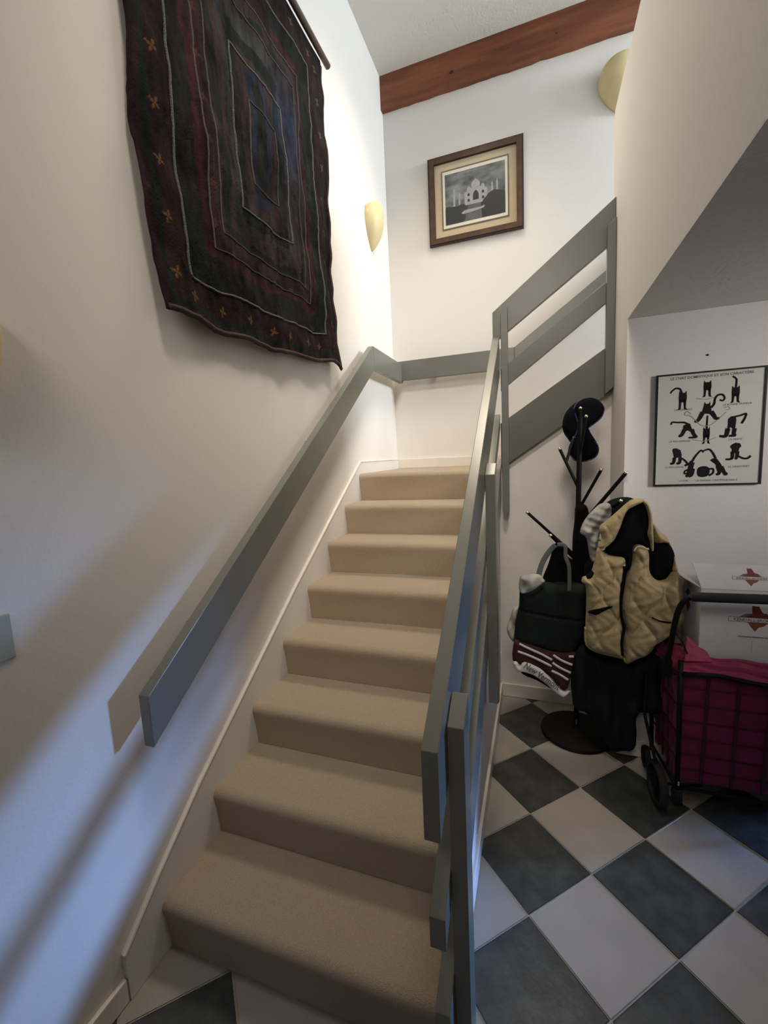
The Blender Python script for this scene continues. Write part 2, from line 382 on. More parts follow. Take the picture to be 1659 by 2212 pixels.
for i in range(-14, 16):
    for j in range(-16, 14):
        ox = TX + i * e1[0] + j * e2[0]; oy = TY + i * e1[1] + j * e2[1]
        h = g / S_ / 2
        q = [(ox + e1[0] * a + e2[0] * b, oy + e1[1] * a + e2[1] * b) for a, b in ((h, h), (1 - h, h), (1 - h, 1 - h), (h, 1 - h))]
        X0, X1, Y0, Y1 = 0.0, 3.0, -1.35, Y2
        cx = sum(p[0] for p in q) / 4; cy = sum(p[1] for p in q) / 4
        poly = q
        for ax, val, less in ((0, X0, False), (0, X1, True), (1, Y0, False), (1, Y1, True)):
            poly = clip(poly, ax, val, less)
            if len(poly) < 3: break
        if len(poly) < 3: continue
        # nothing under the stair flight, nothing behind the poster wall
        if cx < W_ - .05 and cy > 0.22: continue
        if cx > XC + .15 and cy > YP + .15: continue
        dark = (i + j) % 2 == 0
        m = M['tile_dark'] if dark else M['tile_light']
        full = len(poly) == 4 and all(abs(poly[k][0] - q[k][0]) < 1e-9 and abs(poly[k][1] - q[k][1]) < 1e-9 for k in range(4))
        if full:
            if dark not in tile_me: tile_me[dark] = tile_mesh([(p[0] - cx, p[1] - cy) for p in q], dark, m)
            o = bpy.data.objects.new('floor_tile', tile_me[dark]); COL.objects.link(o); o.location = (cx, cy, random.uniform(-.0006, .0004))
        else:
            ax_ = sum(p[0] for p in poly) / len(poly); ay_ = sum(p[1] for p in poly) / len(poly)
            area2 = abs(sum(poly[k][0] * poly[(k + 1) % len(poly)][1] - poly[(k + 1) % len(poly)][0] * poly[k][1] for k in range(len(poly)))) / 2
            if area2 < 6e-4: continue
            o = bpy.data.objects.new('floor_tile', tile_mesh([(p[0] - ax_, p[1] - ay_) for p in poly], None, m)); COL.objects.link(o); o.location = (ax_, ay_, 0)
        o.parent = fl

# ================================================================== STAIRCASE
st = tag(empty('carpeted_staircase', (0.46, 0.0, 0)), 'beige carpeted staircase climbing between white walls to a landing', 'staircase')
def step_profile(y, z, yend, r=0.030, nose=0.022):
    """carpet wrapped over a nosing: (y, z) = top front corner"""
    pr = [(y + 0.016, z - R_ + .001), (y + 0.013, z - R_ * .75), (y + 0.006, z - R_ * .45), (y, z - r * 1.6)]
    for k in range(9):
        a = PI - k * PI / 2 / 8
        pr.append((y + r + r * math.cos(a) - .004, z - r + r * math.sin(a)))
    pr += [(y + 0.1, z - .001), (yend, z), (yend, z - R_ + .001)]
    return pr
for k in range(1, 9):
    yy = (k - 1) * T_; zz = k * R_
    yend = YB - .016 if k == 8 else k * T_ + 0.016
    a = MB().prism(step_profile(yy, zz, yend), 0, 0.0165, 0.908)
    a.done('step', M['carpet'], st, smooth_angle=40)
MB().box((0.9085, Y2 + .09, LAND - .03), (0.984, YB - .016, LAND)).done('landing_edge', M['carpet'], st)
uf = MB()
for k in range(5):
    x0 = 0.985 + k * T_; z0 = LAND + (k + 1) * R_
    uf.prism([(x0, z0 - R_), (x0, z0), (x0 + T_, z0), (x0 + T_, z0 - R_)], 1, Y2 + .092, YB - .002)
struct(uf, 'floor_upper_flight', M['carpet'])
# timber stringer of the second flight (wide grey board) and of the first flight
rl = M['rail']

# ================================================================== LEFT WALL HANDRAIL (wraps the landing)
hr = tag(empty('wall_handrail', (0.08, 0, 0.8)), 'grey-green painted plank handrail running up the left wall and round the landing', 'handrail')
xa, xb = 0.062, 0.100
MB().prism([(-0.028, 0.746), (-0.028, 0.903), (1.965, 2.303), (1.985, 2.155)], 0, xa, xb, .003).done('rail_board', rl, hr)
MB().prism([(1.9655, 2.303), (1.9855, 2.155), (YB - .064, 2.155), (YB - .064, 2.303)], 0, xa, xb, .003).done('rail_board', rl, hr)
MB().box((xa, YB - .102, 2.172), (0.99, YB - .064, 2.325), .003).done('rail_board', rl, hr)
MB().prism([(0.991, 2.172), (0.991, 2.325), (2.3, 3.255), (2.3, 3.085)], 1, YB - .102, YB - .064, .003).done('rail_board', rl, hr)
for y in (0.25, 1.15, 1.85):
    z = 0.825 + 0.703 * y
    MB().box((0.0, y - .02, z - .05), (xa, y + .02, z + .02), .004).done('bracket', rl, hr)
for x in (0.35, 1.4):
    z = 2.24 + max(0, x - .99) * .7
    MB().box((x - .02, YB - .064, z - .05), (x + .02, YB, z + .02), .004).done('bracket', rl, hr)

# ================================================================== FIRST FLIGHT RAILING
r1 = tag(empty('stair_railing', (0.945, 0.05, 0)), 'grey-green plank railing seen almost end-on along the right side of the carpeted flight', 'railing')
def slopeboard(ya, yb, ztop, h, x0, x1, name='rail_board', par=r1):
    s = 0.70
    return MB().prism([(ya, ztop - h), (ya, ztop), (yb, ztop + s * (yb - ya)), (yb, ztop - h + s * (yb - ya))], 0, x0, x1, .0025).done(name, rl, par)
slopeboard(-0.061, 1.764, 0.924, 0.214, 0.907, 0.945)          # top rail
slopeboard(-0.045, 1.764, 0.500, 0.082, 0.907, 0.945)          # middle rail
slopeboard(-0.030, 1.764, 0.218, 0.205, 0.9085, 0.9455, 'stringer_board')   # skirt board on the stair side
def post(x0, x1, y0, y1, z0, z1, par, cutb=0.0):
    return MB().prism([(y0, z0 + (0.03 if z0 > 0 else 0)), (y1, z0 + cutb), (y1, z1 + .045), (y0, z1)], 0, x0, x1, .002).done('post', rl, par)
post(0.9455, 0.985, 0.030, 0.105, 0.0, 0.925, r1)
post(0.9455, 0.985, 0.905, 0.975, 0.44, 1.458, r1)
# ================================================================== SECOND FLIGHT RAILING
r2 = tag(empty('landing_railing', (1.2, Y2 - .03, 1.5)), 'grey-green plank railing rising right beside the second flight above the coat rack', 'railing')
ya, yb_ = Y2 - .035, Y2 - .0055
MB().prism([(0.908, 2.165), (0.908, 2.338), (1.529, 2.808), (1.529, 2.600)], 1, ya, yb_, .0025).done('rail_board', rl, r2)
MB().prism([(0.95, 1.898), (0.95, 2.016), (1.529, 2.432), (1.529, 2.326)], 1, ya, yb_, .0025).done('rail_board', rl, r2)
MB().prism([(0.9465, 1.452), (0.9465, 1.712), (1.529, 2.096), (1.529, 1.845)], 1, ya, yb_, .0025).done('stringer_board', rl, r2)
MB().prism([(0.956, 1.20), (0.975, 1.165), (0.9935, 1.21), (0.9935, 2.345), (0.956, 2.315)], 1, ya - .042, ya - .0005, .002).done('post', rl, r2)
MB().prism([(1.488, 1.825), (1.529, 1.860), (1.529, 2.695), (1.488, 2.665)], 1, ya - .038, ya - .0005, .002).done('post', rl, r2)

# ================================================================== WALL SCONCES
def sconce(loc, label, wall, w=0.105, h=0.30, dep=0.10, name='wall_sconce'):
    """half bowl tapering to a point; wall 'x' = hangs on the left wall, 'y' = on the back wall"""
    bm = bmesh.new(); nu, nv = 26, 22; rows = []
    for j in range(nv + 1):
        t = j / nv                                # 0 bottom tip, 1 rim
        rad = (math.sin(min(1, t / 0.80) * PI / 2)) ** 0.80 * (1 - 0.10 * max(0, (t - .8) / .2))
        row = []
        for i in range(nu + 1):
            a = PI * i / nu
            dz = 0.045 * math.sin(a) * t ** 3                                # rim arches up in the middle
            row.append((math.cos(a) * w * rad, math.sin(a) * dep * rad, -h * (1 - t) + dz))
        rows.append(row)
    def put(p, th=0):
        u, d, z = p
        if wall == 'x': return (loc[0] + d, loc[1] + u, loc[2] + z)
        return (loc[0] + u, loc[1] - d, loc[2] + z)
    vs = [[bm.verts.new(put(p)) for p in r] for r in rows]
    inn = [[bm.verts.new(put((p[0] * .93, p[1] * .93, p[2] + .0))) for p in r] for r in rows]
    for j in range(nv):
        for i in range(nu):
            bm.faces.new((vs[j][i], vs[j][i + 1], vs[j + 1][i + 1], vs[j + 1][i]))
            bm.faces.new((inn[j][i], inn[j + 1][i], inn[j + 1][i + 1], inn[j][i + 1]))
    for i in range(nu): bm.faces.new((vs[nv][i], vs[nv][i + 1], inn[nv][i + 1], inn[nv][i]))
    for j in range(nv):
        for i in (0, nu): bm.faces.new((vs[j][i], vs[j + 1][i], inn[j + 1][i], inn[j][i]))
    bmesh.ops.remove_doubles(bm, verts=bm.verts, dist=1e-5); bmesh.ops.recalc_face_normals(bm, faces=bm.faces)
    me = bpy.data.meshes.new('shade'); bm.to_mesh(me); bm.free()
    e = tag(empty(name, loc), label, 'wall lamp', 'cream wall sconces')
    part(link('shade', me, M['sconce'], None, True), e)
    k = MB()
    if wall == 'x': k.box((loc[0], loc[1] - .03, loc[2] - .16), (loc[0] + .012, loc[1] + .03, loc[2] - .04))
    else: k.box((loc[0] - .03, loc[1] - .012, loc[2] - .16), (loc[0] + .03, loc[1], loc[2] - .04))
    k.done('back_plate', M['brass'], e)
    s = MB()
    if wall == 'x': s.sphere((loc[0] + .02, loc[1] - w * .93, loc[2] - .035), .0045)
    else: s.sphere((loc[0] - w * .93, loc[1] - .02, loc[2] - .035), .0045)
    s.done('screw', M['brass'], e)
    return e
sconce((0.0, 2.31, 3.325), 'cream ceramic sconce tapering to a point on the left wall beside the corner', 'x', .115, .265, .10)
sconce((1.690, YB, 4.04), 'cream ceramic sconce high on the back wall, half hidden by the parapet', 'y', .145, .27, .11)
sconce((0.0, -0.325, 1.90), 'cream sconce sliver at the left edge of the photo above the light switch', 'x', .115, .265, .10)

# ================================================================== LIGHT SWITCH
sw = tag(empty('light_switch', (0, -0.31, 1.18)), 'almond light switch plate low on the left wall at the photo edge', 'light switch')
MB().box((0.0, -0.395, 1.128), (0.006, -0.272, 1.234), .003).done('switch_plate', M['switch'], sw)
for y in (-0.36, -0.31): MB().box((0.006, y - .006, 1.17), (0.014, y + .006, 1.192), .002).done('toggle', M['switch'], sw)

# ================================================================== TAPESTRY
tp = tag(empty('wall_tapestry', (0.02, 0.87, 3.0)), 'dark maroon and green stitched tapestry hanging from a rod on the left wall', 'tapestry')
NY, NZ = 300, 380
Y0, Y1, Z0, Z1 = 0.205, 1.545, 2.03, 3.735
iy, iz = np.meshgrid(np.linspace(0, 1, NY), np.linspace(0, 1, NZ), indexing='ij')
gy = Y0 + (Y1 - Y0) * iy; gz = Z0 + (Z1 - Z0) * iz
# hanging shape: bottom edge sags to the right-hand corner, sides wander
gz_ = gz + (1 - iz) * (0.010 + 0.062 * iy ** 1.4 - 0.022 * np.sin(iy * PI) + 0.006 * np.sin(iy * 23)) - (1 - iz) ** 8 * 0.03 * np.clip((iy - .95) / .05, 0, 1)
gy_ = gy + iy ** 10 * 0.006 * np.sin(gz * 15 + 3 * np.sin(gz * 4)) * (1 - iz * .4) - (1 - iz) * iy ** 3 * .035 + (1 - iy) ** 5 * (0.012 * np.sin(gz * 7) + .02 * (1 - iz) ** 3)
wave = 0.007 * np.sin(gy * 23 + 1.5 * np.sin(gz * 3)) + 0.005 * np.sin(gy * 9 + gz * 6) + 0.004 * np.sin(gz * 16 + gy * 5)
edgew = 0.004 * np.sin(gz * 26 + 2 * np.sin(gz * 5)) * np.clip((iy - .93) / .07, 0, 1)
_r = np.random.default_rng(5)
def _n(a, b, f1, f2, seed):
    r = np.random.default_rng(seed).random((f1 + 3, f2 + 3)); u = a * f1; v = b * f2; i0 = u.astype(int); j0 = v.astype(int); fu = u - i0; fv = v - j0; fu = fu * fu * (3 - 2 * fu); fv = fv * fv * (3 - 2 * fv)
    return r[i0, j0] * (1 - fu) * (1 - fv) + r[i0 + 1, j0] * fu * (1 - fv) + r[i0, j0 + 1] * (1 - fu) * fv + r[i0 + 1, j0 + 1] * fu * fv
wave = wave + 0.011 * (_n(iy, iz, 26, 9, 21) - .5) + 0.008 * (_n(iy, iz, 46, 26, 22) - .5) + 0.004 * (_n(iy, iz, 90, 70, 23) - .5)
gx_ = 0.022 + (wave + .012) * (1 - iz ** 6) + edgew + 0.02 * (1 - iz) ** 3
dl = gy - Y0; dr = Y1 - gy; db = gz - Z0; dt = Z1 - gz
d = np.minimum(np.minimum(dl, dr), np.minimum(db, dt))
col = np.zeros((NY, NZ, 3)); 
maroon = np.array([.038, .016, .018]); green = np.array([.014, .020, .018]); brown = np.array([.048, .030, .027]); grey = np.array([.060, .058, .060]); blue = np.array([.020, .028, .062]); wine = np.array([.060, .013, .018])
def noise2(a, b, s, seed):
    r = np.random.default_rng(seed); out = 0
    for o in range(4):
        f = s * 2 ** o; n1 = int(f * 1.4) + 3; n2 = int(f * 1.8) + 3; gr = r.random((n1, n2)); u = a * f; v = b * f
        i0 = np.clip(u.astype(int), 0, n1 - 2); j0 = np.clip(v.astype(int), 0, n2 - 2); fu = np.clip(u - i0, 0, 1); fv = np.clip(v - j0, 0, 1)
        out = out + (gr[i0, j0] * (1 - fu) * (1 - fv) + gr[i0 + 1, j0] * fu * (1 - fv) + gr[i0, j0 + 1] * (1 - fu) * fv + gr[i0 + 1, j0 + 1] * fu * fv) / 2 ** o
    return out / 1.875
n1 = noise2(iy, iz, 9, 1); n2_ = noise2(iy, iz, 22, 2); n3 = noise2(iy, iz, 5, 3)
bands = [(0.0, maroon), (0.030, green * 1.15), (0.055, maroon * .9), (0.155, green), (0.26, wine), (0.285, maroon), (0.33, brown), (0.375, green * 1.3), (0.41, brown * 1.15), (0.45, grey * .8), (0.50, green * 1.1), (0.555, brown), (0.60, blue), (0.64, green)]
dd = d + (n1 - .5) * 0.10 * (d > .2)
for t, c in bands: col[dd >= t] = c
mixm = np.clip((n3 - .45) * 3, 0, 1)[..., None]
lum = col.mean(-1, keepdims=True); col = col * .70 + lum * .30
col = col * (1 - .35 * mixm) + np.where((d < .155)[..., None], green, maroon) * .35 * mixm
# soft-edged blue patch in the right-centre panel
bp = np.exp(-(((gy - 1.12) / .10) ** 2 + ((gz - 3.05) / .22) ** 2))[..., None]; col = col * (1 - .7 * bp) + blue * 1.3 * .7 * bp
stre = _n(iy, iz, 60, 12, 31) * .6 + _n(iy, iz, 130, 30, 32) * .4
col = col * (0.20 + .95 * n2_[..., None]) * (.45 + 1.1 * stre[..., None])
# embroidered stars along the border, small motifs on the inner band
def star(cy, cz, s, c):
    a = gy - cy; b = gz - cz; rr = np.hypot(a, b) / s; th = np.arctan2(b, a)
    m = (rr < (0.55 + 0.45 * np.cos(th * 4 + 1.2))) | ((rr < .9) & (np.abs(np.sin(th * 2 + .5)) < .16))
    m &= (n2_ > .30); col[m] = col[m] * .3 + np.array(c) * .7
gold = (.17, .085, .026); pale = (.115, .095, .07)
for k, z in enumerate(np.linspace(2.16, 3.62, 10)): star(Y0 + .078, z, .021, gold if k < 7 else pale)
for k, y in enumerate(np.linspace(0.36, 1.46, 8)): star(y, Z0 + .085, .020, gold)
for k, z in enumerate(np.linspace(2.25, 3.62, 9)): star(Y1 - .085, z, .022, pale)
for k, y in enumerate(np.linspace(0.36, 1.40, 7)): star(y, Z1 - .08, .02, pale)
for k, z in enumerate(np.linspace(2.42, 3.4, 8)): star(Y0 + .31, z, .018, (.10, .03, .025))
for k, y in enumerate(np.linspace(0.60, 1.2, 5)): star(y, Z0 + .31, .018, (.10, .035, .03))
V = np.stack([gx_, gy_, gz_], -1).reshape(-1, 3)
idx = np.arange(NY * NZ).reshape(NY, NZ)
q = np.stack([idx[:-1, :-1], idx[1:, :-1], idx[1:, 1:], idx[:-1, 1:]], -1).reshape(-1, 4)
Vb = V.copy(); Vb[:, 0] -= 0.006
fb = q[:, ::-1] + NY * NZ
per = np.concatenate([idx[:-1, 0], idx[-1, :-1], idx[:0:-1, -1], idx[0, :0:-1]])
pe = np.stack([np.roll(per, -1), per, per + NY * NZ, np.roll(per, -1) + NY * NZ], 1)
me = bpy.data.meshes.new('tapestry_cloth'); me.from_pydata(np.concatenate([V, Vb]).tolist(), [], q.tolist() + fb.tolist() + pe.tolist()); me.update()
ca = me.color_attributes.new('weave', 'FLOAT_COLOR', 'POINT'); rgba = np.ones((2 * NY * NZ, 4), np.float32); rgba[:NY * NZ, :3] = col.reshape(-1, 3); rgba[NY * NZ:, :3] = maroon
ca.data.foreach_set('color', rgba.ravel())
mt = mat('tapestry_weave', (0.02, 0.02, 0.02), 0.9, bump=0.5, bscale=150, spec=0.06, sheen=0.0)
an = mt.node_tree.nodes.new('ShaderNodeVertexColor'); an.layer_name = 'weave'
mt.node_tree.links.new(an.outputs['Color'], mt.node_tree.nodes['Principled BSDF'].inputs['Base Color'])
part(link('tapestry_cloth', me, mt, None, True), tp)
from_x = lambda y, z: float(gx_[min(NY - 1, max(0, int((y - Y0) / (Y1 - Y0) * (NY - 1)))), min(NZ - 1, max(0, int((z - Z0) / (Z1 - Z0) * (NZ - 1))))])
def on_cloth(y, z, off=.001):
    i = min(NY - 1, max(0, int(round((y - Y0) / (Y1 - Y0) * (NY - 1))))); j = min(NZ - 1, max(0, int(round((z - Z0) / (Z1 - Z0) * (NZ - 1)))))
    return (float(gx_[i, j]) + off, float(gy_[i, j]), float(gz_[i, j]))
M['braid'] = mat('silver_braid', (0.10, 0.10, 0.095), 0.7, var=0.7, vscale=300, bump=0.8, bscale=300)
M['braid_dim'] = mat('dim_braid', (0.055, 0.048, 0.046), 0.8, var=0.5, vscale=200)
def braid(a, b, c, e, r, m):
    loop = []
    for (ya_, za_), (yb2, zb2) in (((a, b), (a, e)), ((a, e), (c, e)), ((c, e), (c, b)), ((c, b), (a, b))):
        n = int(max(abs(yb2 - ya_), abs(zb2 - za_)) / .014)
        loop += [on_cloth(ya_ + (yb2 - ya_) * k / n + (0.0), za_ + (zb2 - za_) * k / n) for k in range(n)]
    loop.append(loop[0])
    MB().tube(loop, r, 5).done('braid_trim', m, tp)
braid(Y0 + .155, Z0 + .155, Y1 - .175, Z1 - .165, .0045, M['braid'])
braid(0.705, 2.56, 1.07, 3.16, .0038, M['braid'])
braid(0.80, 2.70, 1.00, 3.02, .003, M['braid_dim'])
braid(0.50, 2.33, 1.24, 3.42, .003, M['braid_dim'])
braid(0.555, 2.40, 1.19, 3.34, .0028, M['braid_dim'])
M['rod'] = mat('brown_rod', (0.075, 0.045, 0.032), 0.5, var=0.3, vscale=20)
MB().tube([(0.040, 0.15, 3.752), (0.040, 1.615, 3.752)], 0.017, 14).done('hanging_rod', M['rod'], tp, smooth_angle=50)
M['hem'] = mat('maroon_hem', (0.028, 0.012, 0.014), 0.8, bump=.4, bscale=60)
hp = [on_cloth(y, Z0 + .008, 0) for y in np.linspace(Y0 + .01, Y1 - .004, 50)]
MB().tube(hp, 0.010, 8).done('hem', M['hem'], tp, smooth=True)
hp = [on_cloth(Y1 - .006, z, 0) for z in np.linspace(Z0 + .005, 3.70, 60)]
MB().tube(hp, 0.008, 8).done('hem', M['hem'], tp, smooth=True)

# ================================================================== FRAMED MONUMENT PHOTO (back wall)
fp = tag(empty('framed_photograph', (0.71, YB, 3.5)), 'wooden-framed black and white photo of a domed palace on the back wall', 'picture')
x0, x1, z0, z1 = 0.354, 1.062, 3.184, 3.814
def frame_ring(x0, x1, z0, z1, w, ya, yb, m, name, par, bev=0.002):
    mb = MB()
    mb.prism([(x0, z0), (x0 + w, z0 + w), (x0 + w, z1 - w), (x0, z1)], 1, ya, yb)
    mb.prism([(x1, z0), (x1, z1), (x1 - w, z1 - w), (x1 - w, z0 + w)], 1, ya, yb)
    mb.prism([(x0, z1), (x0 + w, z1 - w), (x1 - w, z1 - w), (x1, z1)], 1, ya, yb)
    mb.prism([(x0, z0), (x1, z0), (x1 - w, z0 + w), (x0 + w, z0 + w)], 1, ya, yb)
    return mb.done(name, m, par)
frame_ring(x0, x1, z0, z1, .050, YB - .026, YB - .001, M['walnut_dark'], 'frame_edge', fp)
frame_ring(x0 + .010, x1 - .010, z0 + .010, z1 - .010, .038, YB - .031, YB - .026, M['walnut'], 'frame', fp)
MB().box((x0 + .045, YB - .012, z0 + .045), (x1 - .045, YB - .008, z1 - .045)).done('mount', M['mount'], fp)
frame_ring(x0 + .103, x1 - .103, z0 + .103, z1 - .103, .009, YB - .0155, YB - .0121, M['fillet'], 'fillet', fp)
MB().box((x0 + .112, YB - .0145, z0 + .112), (x1 - .112, YB - .0122, z1 - .112)).done('inner_mount', M['ivory'], fp)
px0, px1, pz0, pz1 = x0 + .130, x1 - .130, z0 + .135, z1 - .135
cl = mat('cloudy_sky_print', (0.035, 0.042, 0.052), 0.35, color2=(0.30, 0.32, 0.34), vscale=9, stretch=(1, 1, 2.2))
MB().box((px0, YB - .0152, pz0), (px1, YB - .0146, pz1)).done('print', cl, fp)
wpr = mat('pale_stone_print', (0.38, 0.39, 0.40), 0.4, var=.12, vscale=40); gpr = mat('mid_grey_print', (0.11, 0.12, 0.125), 0.4, var=.3, vscale=30); dpr = mat('dark_foliage_print', (0.016, 0.019, 0.024), 0.4, var=.4, vscale=30)
PW, PH = px1 - px0, pz1 - pz0
def pr(pts, m, name, lay):
    y = YB - .0153 - .0002 * lay
    return MB().prism([(px0 + a * PW, pz0 + b * PH) for a, b in pts], 1, y, y + .00015).done(name, m, fp)
pr([(0, 0), (1, 0), (1, .36), (0, .33)], dpr, 'print_ground', 0)
pr([(.14, 0), (.62, 0), (.60, .34), (.40, .34), (.36, .2)], gpr, 'print_pool', 1)
bld = [(.33, .31), (.33, .56), (.37, .58), (.37, .60)]
for k in range(9): a = PI * (1 - k / 8); bld.append((.405 + .033 * math.cos(a), .61 + .055 * math.sin(a)))
bld += [(.44, .60), (.44, .62), (.455, .62)]
for k in range(13): a = PI * (1 - k / 12); bld.append((.52 + .07 * math.cos(a) * (1 + .12 * math.sin(a)), .66 + .11 * math.sin(a) + (.02 if k == 6 else 0)))
bld += [(.585, .62), (.60, .62), (.60, .60)]
for k in range(9): a = PI * (1 - k / 8); bld.append((.635 + .033 * math.cos(a), .61 + .055 * math.sin(a)))
bld += [(.67, .60), (.67, .58), (.71, .56), (.71, .31)]
pr(bld, wpr, 'print_palace', 2)
for (a, h, b0) in ((.155, .70, .30), (.245, .60, .22), (.79, .66, .34), (.87, .68, .36)):
    w_ = .014
    pr([(a - w_ * 1.3, b0), (a + w_ * 1.3, b0), (a + w_, h - .06), (a + w_ * 1.4, h - .05), (a + w_ * .8, h - .03), (a, h), (a - w_ * .8, h - .03), (a - w_ * 1.4, h - .05), (a - w_, h - .06)], wpr, 'print_minaret', 2)
def arch(cx, b, w_, h):
    return [(cx - w_, b), (cx + w_, b), (cx + w_, b + h * .6), (cx + w_ * .5, b + h * .88), (cx, b + h), (cx - w_ * .5, b + h * .88), (cx - w_, b + h * .6)]
pr(arch(.52, .38, .048, .19), dpr, 'print_arch', 3)
for cx in (.40, .64):
    for b in (.37, .48): pr(arch(cx, b, .019, .06), dpr, 'print_arch', 3)
def bush(cx, cz, rx, rz, s):
    r = random.Random(s); return [(min(1, max(0, cx + rx * math.cos(t) * (1 + .12 * r.random()))), max(0, cz + rz * math.sin(t) * (1 + .15 * r.random()))) for t in [2 * PI * k / 26 for k in range(26)]]
pr(bush(.10, .14, .24, .20, 1), dpr, 'print_tree', 4); pr(bush(.28, .26, .08, .09, 3), dpr, 'print_tree', 5); pr(bush(.85, .24, .22, .22, 2), dpr, 'print_tree', 6)
pr([(.27, .18), (.33, .22), (.60, .22), (.67, .24), (.65, .19), (.45, .16), (.30, .15)], wpr, 'print_path', 7)
MB().box((x0 + .046, YB - .0185, z0 + .046), (x1 - .046, YB - .0175, z1 - .046)).done('glass', M['glass'], fp)

# ================================================================== POSTER OF CATS
ps = tag(empty('cat_poster', (1.84, YP, 1.6)), 'black-framed poster of small black cats with long tails on the pale wall', 'poster')
a0, a1, b0, b1 = 1.648, 2.046, 1.358, 1.850
frame_ring(a0, a1, b0, b1, .0065, YP - .016, YP, M['black_frame'], 'frame', ps)
MB().box((a0 + .006, YP - .011, b0 + .006), (a1 - .006, YP - .004, b1 - .006)).done('sheet', M['paper'], ps)
MB().box((a0 + .006, YP - .0135, b0 + .006), (a1 - .006, YP - .0130, b1 - .006)).done('glass', M['glass'], ps)
CW, CH = a1 - a0, b1 - b0
def cp(u, v):
    if v < .82: v -= .118 * (.82 - v)
    return (a0 + u * CW, b0 + v * CH)
def cat(parts_, m=None):
    """parts_: list of ('poly', pts) or ('line', pts, r0, r1) in unit poster coordinates"""
    mb = MB(); lc = 0
    for p in parts_:
        if p[0] == 'poly':
            mb.prism([cp(*q) for q in spline(p[1], 3, True)] if len(p) < 3 else [cp(*q) for q in p[1]], 1, YP - .0116, YP - .0111)
        else:
            lay_ = .0117 + .00012 * lc; lc += 1
            q = spline(p[1], 5); n = len(q)
            for k in range(n - 1):
                (ua, va), (ub, vb) = cp(*q[k]), cp(*q[k + 1]); ra = p[2] + (p[3] - p[2]) * k / n; L = math.hypot(ub - ua, vb - va) + 1e-9
                nx, nz = -(vb - va) / L * ra, (ub - ua) / L * ra; ex, ez = (ub - ua) / L * ra * .5, (vb - va) / L * ra * .5
                mb.prism([(ua + nx - ex, va + nz - ez), (ua - nx - ex, va - nz - ez), (ub - nx + ex, vb - nz + ez), (ub + nx + ex, vb + nz + ez)], 1, YP - lay_ - .000006 * k, YP - .0111)
    return mb.done('printed_cat', m or M['ink_dark'], ps)
def front_cat(cx, top, w, h, leg, tail=None, foot=1, lean=0):
    """cat seen from the front: eared block body over two splayed legs"""
    b = top - h; L = []
    L.append(('poly', [(cx - w, top), (cx - w * .95, top + .020), (cx - w * .5, top + .004), (cx + w * .5, top + .004), (cx + w * .95, top + .020), (cx + w, top), (cx + w * 1.1, (top + b) / 2), (cx + w * .95 + lean, b), (cx - w * .95 + lean, b), (cx - w * 1.05, (top + b) / 2)], 1))
    for s in (-1, 1):
        L.append(('poly', [(cx + s * w * .95 + lean, b + .03), (cx + s * w * .15 + lean, b + .02), (cx + s * w * .45 + lean, b - leg), (cx + s * (w * 1.3) + lean, b - leg - .006), (cx + s * w * .95 + lean, b - leg + .012)], 1))
    if tail: L.append(('line', tail, .0040, .0030))
    return cat(L)
front_cat(.255, .825, .036, .07, .055, [(.245, .83), (.225, .865), (.185, .872), (.150, .850), (.140, .835)])
front_cat(.480, .900, .034, .065, .050)
front_cat(.735, .835, .034, .065, .045, [(.735, .83), (.737, .885), (.735, .910), (.705, .935)])
# the walking cat with the curled tail (centre)
cat([('poly', [(.455, .720), (.462, .745), (.475, .728), (.50, .730), (.512, .745), (.515, .715), (.530, .665), (.545, .635), (.50, .650), (.455, .655), (.425, .630), (.440, .670)], 1),
     ('line', [(.445, .66), (.420, .620), (.400, .600), (.380, .597)], .009, .004), ('line', [(.530, .66), (.555, .630), (.570, .612), (.598, .612)], .009, .004),
     ('line', [(.525, .700), (.548, .725), (.555, .765), (.580, .790), (.620, .790), (.640, .765), (.625, .745), (.600, .752)], .0045, .0030)])
# cat with the tail thrown left
cat([('poly', [(.270, .570), (.300, .580), (.335, .585), (.345, .560), (.370, .515), (.345, .520), (.310, .530), (.285, .515), (.270, .535)], 1),
     ('line', [(.280, .53), (.262, .500), (.245, .490), (.235, .490)], .008, .004), ('line', [(.355, .53), (.375, .495), (.395, .475), (.330, .472)], .008, .003),
     ('line', [(.315, .580), (.275, .595), (.215, .598), (.165, .602), (.155, .585)], .004, .003)])
front_cat(.490, .530, .030, .065, .045, [(.49, .53), (.491, .58), (.493, .635)])
# tall cat with the folded tail (right)
cat([('poly', [(.680, .600), (.705, .620), (.745, .620), (.755, .590), (.750, .545), (.745, .500), (.720, .530), (.700, .535), (.690, .500), (.675, .500), (.680, .555)], 1),
     ('line', [(.682, .52), (.672, .480), (.655, .468), (.615, .472)], .009, .004), ('line', [(.742, .52), (.738, .485), (.745, .472), (.700, .470)], .008, .004),
     ('line', [(.735, .615), (.785, .622), (.835, .632), (.828, .600), (.805, .565)], .0035, .0045)])
